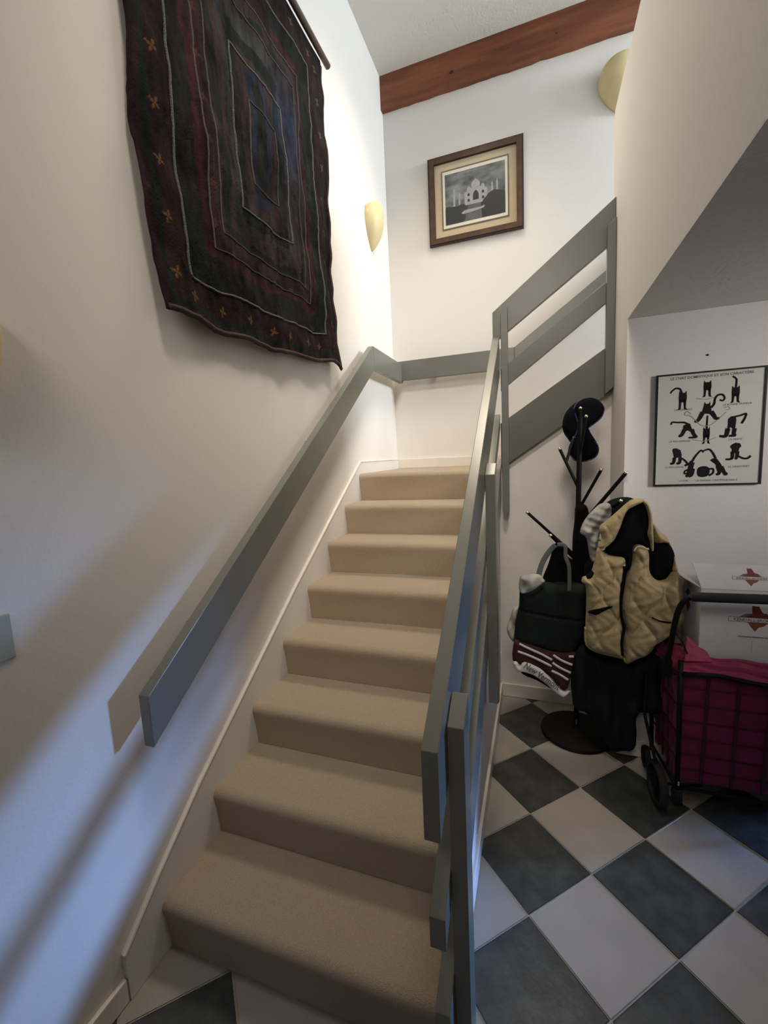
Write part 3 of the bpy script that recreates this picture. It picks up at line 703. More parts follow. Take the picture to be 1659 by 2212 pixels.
# hunched cat (lower left), cat with a bowed back (lower right)
cat([('poly', [(.175, .375), (.180, .390), (.215, .392), (.255, .375), (.268, .335), (.258, .300), (.240, .315), (.215, .315), (.195, .290), (.190, .330)], 1),
     ('line', [(.198, .31), (.190, .275), (.165, .268)], .007, .004), ('line', [(.255, .31), (.248, .275), (.225, .268)], .007, .004), ('line', [(.262, .312), (.300, .290), (.325, .262), (.305, .250)], .0035, .0045)])
cat([('poly', [(.710, .385), (.725, .402), (.760, .415), (.800, .408), (.812, .385), (.795, .370), (.785, .330), (.755, .335), (.725, .332), (.728, .365)], 1),
     ('line', [(.735, .34), (.735, .300), (.715, .288), (.680, .288)], .007, .003), ('line', [(.780, .34), (.775, .300), (.765, .290)], .007, .004), ('line', [(.785, .312), (.830, .292), (.870, .290), (.895, .306)], .0035, .0045)])
# two leaning cats whose tails meet
cat([('poly', [(.335, .270), (.352, .290), (.372, .272), (.395, .272), (.385, .240), (.380, .205), (.350, .200), (.330, .225)], 1),
     ('line', [(.345, .215), (.335, .180), (.320, .160)], .008, .004), ('line', [(.375, .215), (.368, .175), (.345, .160)], .009, .004),
     ('line', [(.365, .275), (.400, .325), (.445, .365), (.470, .352)], .0045, .003), ('line', [(.335, .215), (.305, .205), (.300, .185), (.320, .185)], .0035, .003)])
cat([('poly', [(.535, .285), (.560, .300), (.600, .295), (.640, .250), (.655, .215), (.635, .205), (.610, .225), (.580, .255), (.550, .275)], 1),
     ('line', [(.610, .235), (.625, .195), (.620, .175), (.600, .172)], .008, .004), ('line', [(.645, .225), (.670, .185), (.690, .172), (.670, .170)], .008, .004),
     ('line', [(.585, .300), (.555, .345), (.520, .372), (.470, .362)], .0045, .003)])
# round curled cat
cat([('poly', [(.420, .215), (.435, .232), (.470, .240), (.510, .236), (.535, .215), (.535, .180), (.510, .158), (.465, .152), (.430, .162), (.418, .185)]), ('line', [(.53, .215), (.565, .215), (.568, .185), (.535, .165)], .004, .004)])
# swirls and captions
cat([('line', [(.34, .66), (.30, .68), (.28, .655), (.33, .645), (.38, .61), (.44, .565), (.52, .562), (.60, .61), (.66, .655)], .0018, .0014)], M['ink_pale']).name = 'printed_stroke'
for q_ in ([(.64, .690), (.68, .695), (.69, .675), (.65, .672)], [(.38, .778), (.48, .765), (.58, .785)], [(.36, .455), (.47, .440), (.58, .462)]):
    cat([('line', q_, .0018, .0012)], M['ink_pale']).name = 'printed_stroke'
def cap(body, u, v, size, m='ink', bold=0.0, al='CENTER'):
    p = cp(u, v); text('printed_caption', body, size, (p[0], YP - .0113, p[1]), FACE, M[m], ps, bold, al)
cap('LE CHAT DOMESTIQUE ET SON CARACTÈRE', .51, .948, .0150, 'ink', .0002)
for body, u, v in (('LA MÉFIANCE', .265, .690), ('LA BONNE HUMEUR', .755, .705), ('LA MALADRESSE', .24, .440), ('LA FIERTÉ', .755, .435), ('LE RÉFLEXION', .20, .232), ('LE DÉSINTÉRÊT', .80, .222), ('LA JOIE', .295, .120), ('LA PARESSE', .48, .118), ("L'INDÉPENDANCE", .68, .118)):
    cap(body, u, v, .0112)
nl = tag(MB().sphere((1.838, YP - .002, 1.918), .004, (1, 1, 1)).done('wall_nail', M['black_metal']), 'tiny dark nail in the wall above the cat poster', 'nail')

# ================================================================== COAT RACK
cx, cy = 1.345, 1.515
rk = tag(empty('coat_rack', (cx, cy, 0)), 'black metal coat tree with ball-tipped branches on a round floor base', 'coat rack')
MB().lathe([(0, 0), (.179, 0), (.183, .006), (.179, .014), (.14, .022), (.05, .030), (.022, .034), (.018, .05), (0, .05)], (cx, cy, 0.0005), 56).done('base', M['black_metal'], rk, smooth_angle=40)
MB().tube([(cx, cy, .04), (cx, cy, 1.30), (cx + .006, cy, 1.70)], 0.0125, 14).done('pole', M['black_metal'], rk, smooth_angle=60)
MB().box((cx - .004, cy - .0145, .055), (cx + .004, cy - .0122, .085)).done('decal', M['grey_strap'], rk)
def branch(a, b, r=0.0075):
    a = Vector(a); b = Vector(b)
    o = MB().tube([a, b], r, 10).done('branch', M['black_metal'], rk, smooth_angle=60)
    d = (b - a).normalized(); s = MB().sphere(b + d * .004, .0085).done('ball_tip', M['brass'], None, smooth=True)
    s.parent = o
branch((cx, cy, 1.345), (1.257, 1.52, 1.545))
branch((1.285, 1.518, 1.475), (1.325, 1.56, 1.60))
branch((cx + .01, cy, 1.25), (1.443, 1.49, 1.432))
branch((cx + .03, cy - .02, 1.18), (1.533, 1.385, 1.420), .009)
branch((cx, cy, 0.98), (1.101, 1.46, 1.225))
branch((cx, cy - .005, 0.96), (1.209, 1.33, 1.130))
branch((cx + .003, cy, 1.50), (1.371, 1.46, 1.695))
branch((cx + .01, cy, 1.14), (1.50, 1.30, 1.30), .009)
MB().sphere((cx + .006, cy, 1.745), .008).done('ball_tip', M['brass'], rk, smooth=True)
MB().tube([(cx + .006, cy, 1.69), (cx + .006, cy, 1.742)], .007, 10).done('pole_top', M['black_metal'], rk)

D = {'v_left': [(1.515,1.055),(1.471,1.063),(1.442,1.068),(1.419,1.087),(1.402,1.092),(1.394,1.044),(1.385,1.006),(1.374,0.964),(1.344,0.957),(1.339,0.928),(1.357,0.906),(1.359,0.795),(1.357,0.717),(1.361,0.639),(1.395,0.607),(1.453,0.594),(1.516,0.582),(1.511,0.654),(1.518,0.713),(1.508,0.769),(1.503,0.844),(1.506,0.9),(1.517,0.993)],
'v_right': [(1.542,1.092),(1.553,1.111),(1.573,1.113),(1.595,1.1),(1.608,1.069),(1.611,0.997),(1.629,0.964),(1.651,0.954),(1.677,0.966),(1.697,0.997),(1.721,0.995),(1.733,0.932),(1.738,0.878),(1.732,0.831),(1.749,0.803),(1.726,0.75),(1.694,0.711),(1.668,0.682),(1.631,0.648),(1.607,0.612),(1.564,0.587),(1.532,0.564),(1.52,0.582),(1.515,0.655),(1.524,0.713),(1.513,0.769),(1.508,0.844),(1.514,0.9),(1.526,0.993),(1.542,1.038)],
'v_collar_l': [(1.534,1.316),(1.571,1.319),(1.578,1.305),(1.542,1.285),(1.518,1.268),(1.502,1.233),(1.489,1.187),(1.465,1.133),(1.434,1.1),(1.415,1.094),(1.402,1.106),(1.417,1.143),(1.407,1.193),(1.438,1.225),(1.481,1.268),(1.511,1.299)],
'v_collar_r': [(1.566,1.32),(1.593,1.3),(1.608,1.255),(1.613,1.21),(1.62,1.1),(1.612,1.091),(1.604,1.134),(1.594,1.162),(1.597,1.21),(1.59,1.258),(1.573,1.303)],
'v_shoulder': [(1.619,1.211),(1.653,1.169),(1.675,1.149),(1.697,1.1),(1.714,1.037),(1.722,0.993),(1.696,0.996),(1.7,1.037),(1.698,1.079),(1.676,1.119),(1.627,1.121)],
'v_lining': [(1.582,1.307),(1.546,1.286),(1.519,1.269),(1.501,1.233),(1.489,1.183),(1.466,1.129),(1.433,1.095),(1.439,1.072),(1.469,1.062),(1.514,1.052),(1.515,0.999),(1.533,1.004),(1.542,1.044),(1.541,1.098),(1.551,1.116),(1.571,1.118),(1.593,1.107),(1.62,1.091),(1.613,1.135),(1.602,1.156),(1.605,1.206),(1.599,1.254)],
'v_armhole': [(1.63,1.118),(1.683,1.116),(1.707,1.073),(1.709,1.031),(1.701,0.987),(1.684,0.958),(1.657,0.945),(1.635,0.953),(1.617,0.983),(1.61,1.063),(1.622,1.085)],
'v_armhole_l': [(1.399,1.045),(1.393,1.004),(1.377,0.984),(1.353,0.956),(1.359,0.947),(1.382,0.952),(1.397,0.981)],
'v_pocket_l': [(1.359,0.806),(1.413,0.828),(1.467,0.842),(1.439,0.823),(1.4,0.796),(1.381,0.798)],
'v_zip': [(1.507,1.02),(1.504,0.97),(1.497,0.904),(1.496,0.853),(1.501,0.787),(1.512,0.732),(1.503,0.676),(1.509,0.607)],
'v_pocket_r': [(1.613,0.804),(1.647,0.789),(1.685,0.786)],
'b_top': [(1.218,1.082),(1.274,1.085),(1.288,1.022),(1.314,0.996),(1.315,0.876),(1.177,0.869),(1.169,0.9),(1.198,0.983),(1.214,1.046)],
'b_body': [(1.063,0.857),(1.093,0.845),(1.144,0.862),(1.185,0.896),(1.359,0.89),(1.37,0.788),(1.367,0.685),(1.35,0.607),(1.319,0.539),(1.295,0.527),(1.218,0.528),(1.168,0.546),(1.053,0.566),(1.031,0.574),(1.041,0.684),(1.057,0.764)],
'b_scarf': [(1.035,0.597),(1.063,0.595),(1.217,0.555),(1.316,0.566),(1.312,0.52),(1.293,0.403),(1.277,0.363),(1.242,0.377),(1.205,0.424),(1.134,0.462),(1.066,0.472),(1.025,0.491)],
'b_under': [(1.047,0.436),(1.134,0.413),(1.202,0.369),(1.26,0.33),(1.235,0.321),(1.193,0.344),(1.134,0.374),(1.073,0.395)],
'b_banner': [(1.03,0.499),(1.05,0.501),(1.062,0.479),(1.084,0.505),(1.155,0.481),(1.2,0.44),(1.245,0.386),(1.266,0.374),(1.294,0.383),(1.274,0.352),(1.254,0.349),(1.217,0.372),(1.192,0.397),(1.134,0.436),(1.083,0.453),(1.058,0.45),(1.036,0.471)],
'b_stripe0': [(1.06,0.594),(1.114,0.571),(1.167,0.55),(1.212,0.527)],
'b_stripe1': [(1.052,0.553),(1.105,0.538),(1.159,0.517),(1.21,0.494)],
'b_stripe2': [(1.218,0.553),(1.257,0.529),(1.303,0.513)],
'b_stripe3': [(1.214,0.513),(1.249,0.491),(1.297,0.471)],
'b_stripe4': [(1.21,0.472),(1.249,0.455),(1.285,0.433)],
'b_stripe5': [(1.287,0.553),(1.309,0.556)],
'b_white': [(1.062,0.839),(1.062,0.759),(1.027,0.733),(1.013,0.689),(0.995,0.634),(0.993,0.605),(1.003,0.572),(1.025,0.545),(1.037,0.571),(1.046,0.672),(1.06,0.749)],
'b_pouch': [(1.063,0.923),(1.09,0.938),(1.152,0.943),(1.176,0.919),(1.181,0.909),(1.135,0.868),(1.094,0.845),(1.062,0.848)],
'b_strapl': [(1.229,1.088),(1.201,1.057),(1.173,1.007),(1.158,0.962),(1.152,0.933)],
'b_strapr': [(1.235,1.097),(1.269,1.091),(1.273,1.036),(1.288,0.989),(1.291,0.902),(1.29,0.816)],
'b_text': [(1.078,0.488),(1.23,0.395)],
'k_black': [(1.333,1.259),(1.381,1.258),(1.401,1.173),(1.434,1.003),(1.413,0.827),(1.417,0.467),(1.395,0.325),(1.331,0.316),(1.317,0.999),(1.326,1.173)],
'k_green': [(1.305,0.559),(1.373,0.584),(1.426,0.546),(1.536,0.533),(1.628,0.569),(1.661,0.615),(1.723,0.588),(1.727,0.472),(1.711,0.3),(1.649,0.268),(1.6,0.247),(1.602,0.097),(1.553,0.051),(1.479,0.055),(1.369,0.227),(1.315,0.254)],
'k_green2': [(1.392,1.025),(1.67,1.113),(1.729,0.917),(1.726,0.584),(1.666,0.527),(1.368,0.509),(1.364,0.856)],
'k_hood': [(1.448,1.275),(1.496,1.307),(1.556,1.308),(1.591,1.274),(1.524,1.228),(1.456,1.196)],
'k_grey': [(1.337,1.151),(1.356,1.212),(1.399,1.267),(1.427,1.289),(1.463,1.284),(1.466,1.22),(1.428,1.164),(1.415,1.1),(1.402,1.01),(1.38,1.034),(1.365,1.123)],
'h_crown': [(1.35,1.788),(1.312,1.765),(1.284,1.727),(1.272,1.679),(1.278,1.634),(1.299,1.599),(1.313,1.581),(1.341,1.6),(1.361,1.643),(1.357,1.721),(1.353,1.762)],
'h_up': [(1.344,1.782),(1.371,1.797),(1.407,1.801),(1.44,1.787),(1.464,1.757),(1.467,1.732),(1.455,1.697),(1.425,1.67),(1.402,1.654),(1.394,1.643),(1.372,1.626),(1.352,1.643),(1.346,1.672),(1.338,1.709),(1.327,1.754)],
'h_low': [(1.394,1.643),(1.406,1.617),(1.427,1.583),(1.442,1.553),(1.444,1.531),(1.431,1.498),(1.397,1.481),(1.36,1.475),(1.329,1.488),(1.308,1.515),(1.303,1.549),(1.311,1.578),(1.332,1.607),(1.347,1.643),(1.372,1.656)],
'h_edge1': [(1.342,1.779),(1.328,1.759),(1.325,1.741),(1.336,1.701),(1.343,1.664),(1.336,1.624),(1.316,1.589),(1.303,1.556),(1.304,1.527),(1.327,1.49),(1.358,1.478),(1.395,1.482),(1.428,1.499),(1.441,1.531),(1.43,1.568),(1.4,1.587),(1.38,1.61),(1.376,1.632)],
'h_edge2': [(1.342,1.78),(1.369,1.795),(1.405,1.799),(1.438,1.785),(1.461,1.755),(1.465,1.73),(1.452,1.696),(1.423,1.669),(1.4,1.653),(1.392,1.643),(1.404,1.616),(1.424,1.583),(1.434,1.56)]}
# ------------------------------------------------------------------ hat on the rack
ht = tag(empty('felt_hat', (1.37, 1.56, 1.6)), 'floppy near-black hat with indigo piping hung on top of the coat rack', 'hat')
puff('crown', D['h_crown'], 1.600, .05, M['hat'], ht, edge=.05, back=.03)
sad = lambda x, z: 0.10 * (x - 1.36) ** 1 + 0.9 * (z - 1.63) ** 2
puff('brim', D['h_up'] , 1.565, .014, M['hat'], ht, edge=.03, back=.006, ysurf=sad)
puff('brim', D['h_low'], 1.560, .014, M['hat'], ht, edge=.03, back=.006, ysurf=sad)
MB().tube([(x, 1.553 + float(sad(x, z)), z) for x, z in spline(D['h_edge1'], 4)], .0032, 6).done('piping', M['piping'], ht, smooth=True)
MB().tube([(x, 1.560 + float(sad(x, z)), z) for x, z in spline(D['h_edge2'], 4)], .0028, 6).done('piping', M['piping'], ht, smooth=True)

# ------------------------------------------------------------------ garments on the rack
bc = tag(empty('black_coat', (1.35, 1.45, 1.0)), 'black coat hanging straight down against the pole of the coat rack', 'coat')
puff('coat_body', D['k_black'], 1.500, .05, M['black_fleece'], bc, edge=.04, back=.0, relief=folds(.006, 60, 3), step=.006)
gc = tag(empty('dark_green_coat', (1.5, 1.36, .6)), 'long dark green coat hanging below and behind the tan vest', 'coat')
puff('coat_body', D['k_green2'], 1.375, .045, M['black_green'], gc, edge=.06, back=.01, relief=folds(.006, 45, 6), step=.007)
puff('coat_skirt', D['k_green'], 1.358, .06, M['dark_green'], gc, edge=.06, back=.01, relief=folds(.010, 55, 7, 1), step=.007)
puff('hood', D['k_hood'], 1.375, .05, M['black_green'], gc, edge=.04, back=.01, relief=folds(.004, 40, 30), step=.005)
gj = tag(empty('grey_jacket', (1.43, 1.33, 1.2)), 'pale grey crumpled jacket sleeve poking out left of the tan vest', 'jacket')
puff('sleeve', D['k_grey'], 1.318, .045, M['grey_cloth'], gj, edge=.035, back=.012, relief=lambda x, z, s: .010 * np.sin(x * 60 + z * 45) + .007 * np.sin(x * 110 - z * 70 + 1) + .004 * np.sin(z * 190 + x * 60), step=.004)
MB().tube(spline([(1.398, 1.284, 1.128), (1.425, 1.272, 1.122), (1.452, 1.280, 1.126)], 5), .004, 6).done('cuff_seam', M['grey_strap'], gj, smooth=True)

vs = tag(empty('tan_vest', (1.53, 1.25, .95)), 'tan quilted sleeveless vest with black lining hanging open on the coat rack', 'vest')
puff('front_panel', D['v_left'], 1.245, .045, M['tan'], vs, edge=.045, back=.02, relief=quilt(.0145, .062, .21, .6), step=.0045)
puff('front_panel', D['v_right'], 1.245, .050, M['tan'], vs, edge=.045, back=.02, relief=quilt(.0155, .062, .23, 2.1), step=.0045)
puff('shoulder_panel', D['v_shoulder'], 1.262, .035, M['tan'], vs, edge=.03, back=.02, relief=quilt(.007, .05, .16, 1.0), step=.004)
puff('lining', D['v_lining'], 1.235, .022, M['black_fleece'], vs, edge=.03, back=.02, relief=folds(.005, 40, 20), step=.005)
puff('collar', D['v_collar_l'], 1.228, .035, M['tan'], vs, edge=.025, back=.012, relief=quilt(.006, .04, .12, .3), step=.004)
puff('collar', D['v_collar_r'], 1.222, .022, M['tan'], vs, edge=.016, back=.012, relief=folds(.003, 90, 60), step=.004)
puff('armhole_lining', D['v_armhole'], 1.262, .018, M['black_fleece'], vs, edge=.03, back=.01, step=.005)
puff('armhole_lining', D['v_armhole_l'], 1.250, .030, M['black_fleece'], vs, edge=.01, back=.01, step=.004)
MB().tube([(x, 1.213, z) for x, z in spline(D['v_zip'], 5)], .0055, 8, flat=1.6).done('zip', M['black_fleece'], vs, smooth=True)
puff('pocket_opening', D['v_pocket_l'], 1.194, .008, M['black_fleece'], vs, edge=.008, back=.02, step=.003)
MB().tube([(x, 1.190, z) for x, z in spline(D['v_pocket_r'], 6)], .0032, 6, flat=2).done('pocket_opening', M['black_fleece'], vs)
def edge_pipe(keys, y, r=.0028, name='piping', m='tan_edge'):
    MB().tube([(x, y, z) for x, z in spline(keys, 5)], r, 6).done(name, M[m], vs, smooth=True)
L_ = D['v_left']; Rr = D['v_right']
edge_pipe(L_[12:17], 1.235, .006, 'hem', 'tan'); edge_pipe(Rr[18:23], 1.235, .006, 'hem', 'tan')
edge_pipe([D['v_right'][0], D['v_right'][1], D['v_right'][2], D['v_right'][3], D['v_lining'][16]], 1.205)

bg = tag(empty('black_tote_bag', (1.18, 1.33, .8)), 'dark tote bag with grey straps hanging on the lowest left branch of the coat rack', 'bag')
puff('bag_body', D['b_body'], 1.345, .06, M['dark_green'], bg, edge=.05, back=.05, relief=lambda x, z, s: .004 * np.sin(x * 30 + z * 12) - .010 * np.exp(-((z - .735 + .1 * (x - 1.2)) / .008) ** 2), step=.005)
puff('mesh_top', D['b_top'], 1.365, .03, M['black_fleece'], bg, edge=.04, back=.02, relief=folds(.004, 90, 5), step=.005)
MB().tube([(x, 1.315, z) for x, z in spline(D['b_strapl'], 5)], .0125, 8, flat=.2).done('strap', M['grey_strap'], bg, smooth=True)
MB().tube([(x, 1.285 + .012 * (k / 25), z) for k, (x, z) in enumerate(spline(D['b_strapr'], 5))], .0095, 8, flat=.2).done('strap', M['grey_strap'], bg, smooth=True)
puff('pouch', D['b_pouch'], 1.300, .03, M['grey_cloth'], bg, edge=.025, back=.015, relief=folds(.008, 60, 45, 1), step=.004)
wc = tag(empty('white_cloth', (1.04, 1.37, .75)), 'crumpled off-white cloth sticking out behind the dark tote bag', 'cloth')
puff('cloth', D['b_white'], 1.385, .03, M['white_cloth'], wc, edge=.025, back=.02, relief=folds(.008, 40, 60), step=.004)
sf = tag(empty('striped_scarf', (1.17, 1.3, .5)), 'maroon and white striped scarf with lettering hanging out under the tote bag', 'scarf')
puff('scarf_cloth', D['b_scarf'], 1.290, .028, M['maroon'], sf, edge=.03, back=.03, relief=folds(.004, 50, 20), step=.005)
for k in range(6):
    MB().tube([(x, 1.257, z) for x, z in spline(D['b_stripe%d' % k], 4)], .0062, 8, flat=.45).done('stripe', M['white_knit'], sf, smooth=True)
puff('banner', D['b_banner'], 1.250, .014, M['white_knit'], sf, edge=.012, back=.010, relief=folds(.002, 60, 40), step=.0035)
puff('under_fold', D['b_under'], 1.335, .02, M['black_fleece'], sf, edge=.02, back=.02, step=.005)
(tx0, tz0), (tx1, tz1) = D['b_text']
an_ = math.atan2(tz1 - tz0, tx1 - tx0)
text('lettering', 'New Vermont', .0480, (tx0, 1.226, tz0), Matrix.Rotation(-an_, 3, 'Y') @ FACE, M['ink'], sf, .0008, 'LEFT', .66)

# ================================================================== MAGENTA CART
FX0, FX1, FY0, FY1 = 1.705, 2.22, 1.105, 1.385
ct = tag(empty('folding_cart', (1.9, 1.25, 0)), 'magenta fabric folding cart with a black wire frame and foam grip handle', 'cart')
# fabric bag: front, side, back and bottom panels with slack cloth
def cloth_panel(name, p00, p10, p11, p01, m, nx=40, nz=50, amp=.004, seed=0, th=.004, top_fun=None):
    r = np.random.default_rng(seed); ph = r.random(6) * 6
    P00, P10, P11, P01 = [np.array(p, float) for p in (p00, p10, p11, p01)]
    nrm = np.cross(P10 - P00, P01 - P00); nrm /= np.linalg.norm(nrm)
    U, Vv = np.meshgrid(np.linspace(0, 1, nx), np.linspace(0, 1, nz), indexing='ij')
    Q = (P00 * (1 - U[..., None]) + P10 * U[..., None]) * (1 - Vv[..., None]) + (P01 * (1 - U[..., None]) + P11 * U[..., None]) * Vv[..., None]
    h = amp * (np.sin(U * 13 + ph[0] + 2 * Vv) + .6 * np.sin(Vv * 17 + U * 6 + ph[1]) + .4 * np.sin(U * 31 - Vv * 9 + ph[2]))
    if top_fun is not None: Q[..., 2] += top_fun(U, Vv)
    Q = Q + nrm * h[..., None]; B_ = Q - nrm * th
    V = np.concatenate([Q.reshape(-1, 3), B_.reshape(-1, 3)]); n = nx * nz; idx = np.arange(n).reshape(nx, nz)
    q = np.stack([idx[:-1, :-1], idx[1:, :-1], idx[1:, 1:], idx[:-1, 1:]], -1).reshape(-1, 4)
    per = np.concatenate([idx[:-1, 0], idx[-1, :-1], idx[:0:-1, -1], idx[0, :0:-1]])
    pe = np.stack([np.roll(per, -1), per, per + n, np.roll(per, -1) + n], 1)
    me = bpy.data.meshes.new(name); me.from_pydata(V.tolist(), [], q.tolist() + (q[:, ::-1] + n).tolist() + pe.tolist()); me.update()
    return part(link(name, me, m, None, True), ct)
ZB, ZT = 0.115, 0.615
cloth_panel('fabric_panel', (FX0 + .008, FY0 + .012, ZB), (FX1, FY0 + .012, ZB), (FX1, FY0 + .012, ZT), (FX0 + .008, FY0 + .012, ZT), M['magenta'], seed=1, amp=.0022)
cloth_panel('fabric_panel', (FX0 - .01, FY1, ZB), (FX0 + .008, FY0 + .014, ZB), (FX0 + .008, FY0 + .014, ZT), (FX0 - .035, FY1, ZT - .02), M['magenta'], seed=2, amp=.006)
cloth_panel('fabric_panel', (FX1, FY1, ZB), (FX0, FY1, ZB), (FX0, FY1, ZT), (FX1, FY1, ZT), M['magenta'], seed=3)
cloth_panel('fabric_panel', (FX1, FY0 + .012, ZB), (FX1, FY1, ZB), (FX1, FY1, ZT), (FX1, FY0 + .012, ZT), M['magenta'], seed=4)
cloth_panel('fabric_panel', (FX0, FY0 + .014, ZB), (FX1, FY0 + .014, ZB), (FX1, FY1, ZB), (FX0, FY1, ZB), M['magenta'], seed=5, amp=.001)
# turned-over hem around the mouth
tf = lambda U, V: -.012 * np.sin(U * 3.0) * (V < .5) + .004 * np.sin(U * 20)
cloth_panel('hem', (FX0 - .012, FY0 - .006, .612), (FX1, FY0 - .006, .600), (FX1, FY0 + .03, .668), (FX0 + .012, FY0 + .03, .672), M['magenta_hem'], nz=20, seed=6, amp=.003, top_fun=tf)
cloth_panel('hem', (FX0 - .055, FY1 - .01, .575), (FX0 - .012, FY0 - .004, .612), (FX0 + .020, FY0 + .03, .705), (FX0 - .02, FY1 - .01, .625), M['magenta_hem'], nz=20, seed=7, amp=.003)
cloth_panel('hem', (FX0 + .01, FY0 + .0, .655), (FX0 + .11, FY0 + .012, .658), (FX0 + .10, FY0 + .05, .690), (FX0 + .03, FY0 + .05, .745), M['magenta_hem'], nx=20, nz=16, seed=8, amp=.0008)
# wire grid in the front face and the side
wm = M['wine_wire'] = mat('wire_under_cloth', (0.045, 0.003, 0.014), 0.5)
g_ = MB()
for x in (1.80, 1.905, 2.01, 2.11): part(MB().tube([(x - .006, FY0 + .008, ZB), (x + .006, FY0 + .008, .605)], .0065, 8, flat=.6).done('wire', wm), ct)
for z in (.165, .235, .31, .385, .46, .535): part(MB().tube([(FX0, FY0 + .009, z + .004), (FX1, FY0 + .009, z - .004)], .0030, 8).done('wire', wm), ct)
g_.bm.free()
for y in (1.19, 1.27, 1.34): part(MB().tube([(FX0 - .012, y, ZB), (FX0 - .024, y, .58)], .0035, 6).done('wire', wm), ct)
for z in (.21, .33, .45): part(MB().tube([(FX0 - .004, FY0 + .01, z), (FX0 - .028, FY1, z)], .003, 6).done('wire', wm), ct)
bmz = M['black_metal']
MB().tube([(FX0 + .004, FY0, .055), (FX0 - .002, FY0, .655)], .0095, 10).done('corner_post', bmz, ct, smooth=True)
MB().box((FX0 - .014, FY0 - .016, .02), (FX0 + .022, FY0 + .02, .075), .006).done('foot', M['rubber'], ct)
MB().box((FX0 + .002, FY0 - .0105, .098), (FX0 + .008, FY0 - .0095, .118)).done('rivet', M['steel'], ct)
MB().tube([(FX1, FY0, .055), (FX1, FY0, .655)], .0095, 10).done('corner_post', bmz, ct, smooth=True)
MB().tube([(FX0 - .03, FY1, .055), (FX0 - .045, FY1, .60)], .0095, 10).done('corner_post', bmz, ct, smooth=True)
MB().tube([(FX1, FY1, .055), (FX1, FY1, .60)], .0095, 10).done('corner_post', bmz, ct, smooth=True)
MB().tube([(FX0, FY0 - .004, .600), (1.83, FY0 - .006, .609), (1.95, FY0 - .006, .592), (FX1, FY0 - .004, .575)], .010, 10).done('top_bar', bmz, ct, smooth=True)
MB().tube([(FX0, FY0, .085), (FX1, FY0, .085)], .007, 8).done('bottom_bar', bmz, ct, smooth=True)
MB().tube([(FX0 - .03, FY1, .085), (FX0, FY0, .085)], .007, 8).done('bottom_bar', bmz, ct, smooth=True)
# handle
hy = 1.045
HP = spline([(FX0 - .055, FY0 + .0, .600), (1.655, 1.075, .72), (1.664, 1.055, .84), (1.676, 1.048, .905), (1.702, hy, .943), (1.75, hy, .952), (1.80, hy, .955)], 6)
MB().tube(HP, .0105, 12).done('handle_bar', bmz, ct, smooth=True)
MB().tube([(1.80, hy, .955), (2.12, hy, .962), (2.17, hy + .01, .93), (2.19, hy + .03, .80), (2.20, FY0, .62)], .0105, 12).done('handle_bar', bmz, ct, smooth=True)
MB().tube([(1.708, hy, .944), (1.716, hy, .950), (2.08, hy, .9585), (2.09, hy, .958)], [.014, .0185, .0185, .014], 18).done('grip', M['foam'], ct, smooth_angle=50)
MB().box((FX0 - .075, FY0 - .02, .585), (FX0 - .035, FY0 + .03, .665), .006).done('hinge', M['black_metal'], ct)
MB().tube([(FX0 - .055, FY0, .60), (FX0, FY0, .60)], .008, 8).done('hinge_bar', bmz, ct)
MB().tube([(1.664, 1.06, .80), (1.70, 1.085, .75), (1.722, 1.10, .69)], .004, 6).done('brace', wm, ct)
# wheels (axle across the left side), standing on the floor
def wheel(x, y, R=.085, w=.032, tilt=0):
    bm = MB(); prof = [(R * .80, -w * .5), (R * .94, -w * .5), (R, -w * .28), (R, w * .28), (R * .94, w * .5), (R * .80, w * .5), (R * .80, -w * .5)]
    bm.lathe(prof, (0, 0, 0), 40); mt_ = Matrix.Translation((x, y, R + .0005)) @ Matrix.Rotation(tilt, 4, 'Z') @ Matrix.Rotation(PI / 2, 4, 'Y')
    bm.bm.transform(mt_); o = bm.done('wheel', M['rubber'], ct, smooth_angle=40)
    h = MB().lathe([(0, -w * .42), (R * .20, -w * .42), (R * .22, -w * .3), (R * .22, w * .3), (R * .20, w * .42), (0, w * .42)], (0, 0, 0), 24)
    for k in range(6):
        a = k * PI / 3; h.tube([(R * .2 * math.cos(a), R * .2 * math.sin(a), 0), (R * .84 * math.cos(a), R * .84 * math.sin(a), 0)], .006, 6)
    h.bm.transform(mt_); hb = h.done('hub', M['black_metal']); hb.parent = o
wheel(1.632, 1.095, .092, .030, 0.10)
wheel(1.640, 1.33, .05, .025)
wheel(2.25, 1.30, .092, .030)
MB().tube([(1.632, 1.095, .092), (FX0 + .1, 1.13, .092)], .006, 8).done('axle', bmz, ct)
MB().tube([(1.625, 1.10, .185), (1.60, 1.20, .34), (1.62, 1.27, .52)], .007, 8).done('strut', bmz, ct)
MB().tube([(1.632, 1.095, .092), (1.625, 1.11, .20)], .008, 8).done('strut', bmz, ct)

# ================================================================== WHITE CARTON IN THE CART
bx = tag(empty('cardboard_carton', (1.93, 1.22, .7)), 'open white carton with red leaf emblem standing in the magenta cart', 'box')
cm = M['card']; X0, X1, YA, YE, ZA, ZE = 1.776, 2.15, 1.150, 1.370, .60, .955
t = .004
MB().box((X0, YA, ZA), (X1, YA + t, ZE), .001).done('side', cm, bx)
MB().box((X0, YE - t, ZA), (X1, YE, ZE), .001).done('side', cm, bx)
MB().box((X0, YA + t, ZA), (X0 + t, YE - t, ZE), .001).done('side', cm, bx)
MB().box((X1 - t, YA + t, ZA), (X1, YE - t, ZE), .001).done('side', cm, bx)
MB().box((X0, YA, ZA - .004), (X1, YE, ZA), .001).done('bottom', cm, bx)
MB().box((X0 + t, YA + t, ZE - .06), (X1 - t, YE - t, ZE - .055)).done('inside', M['card_in'], bx)
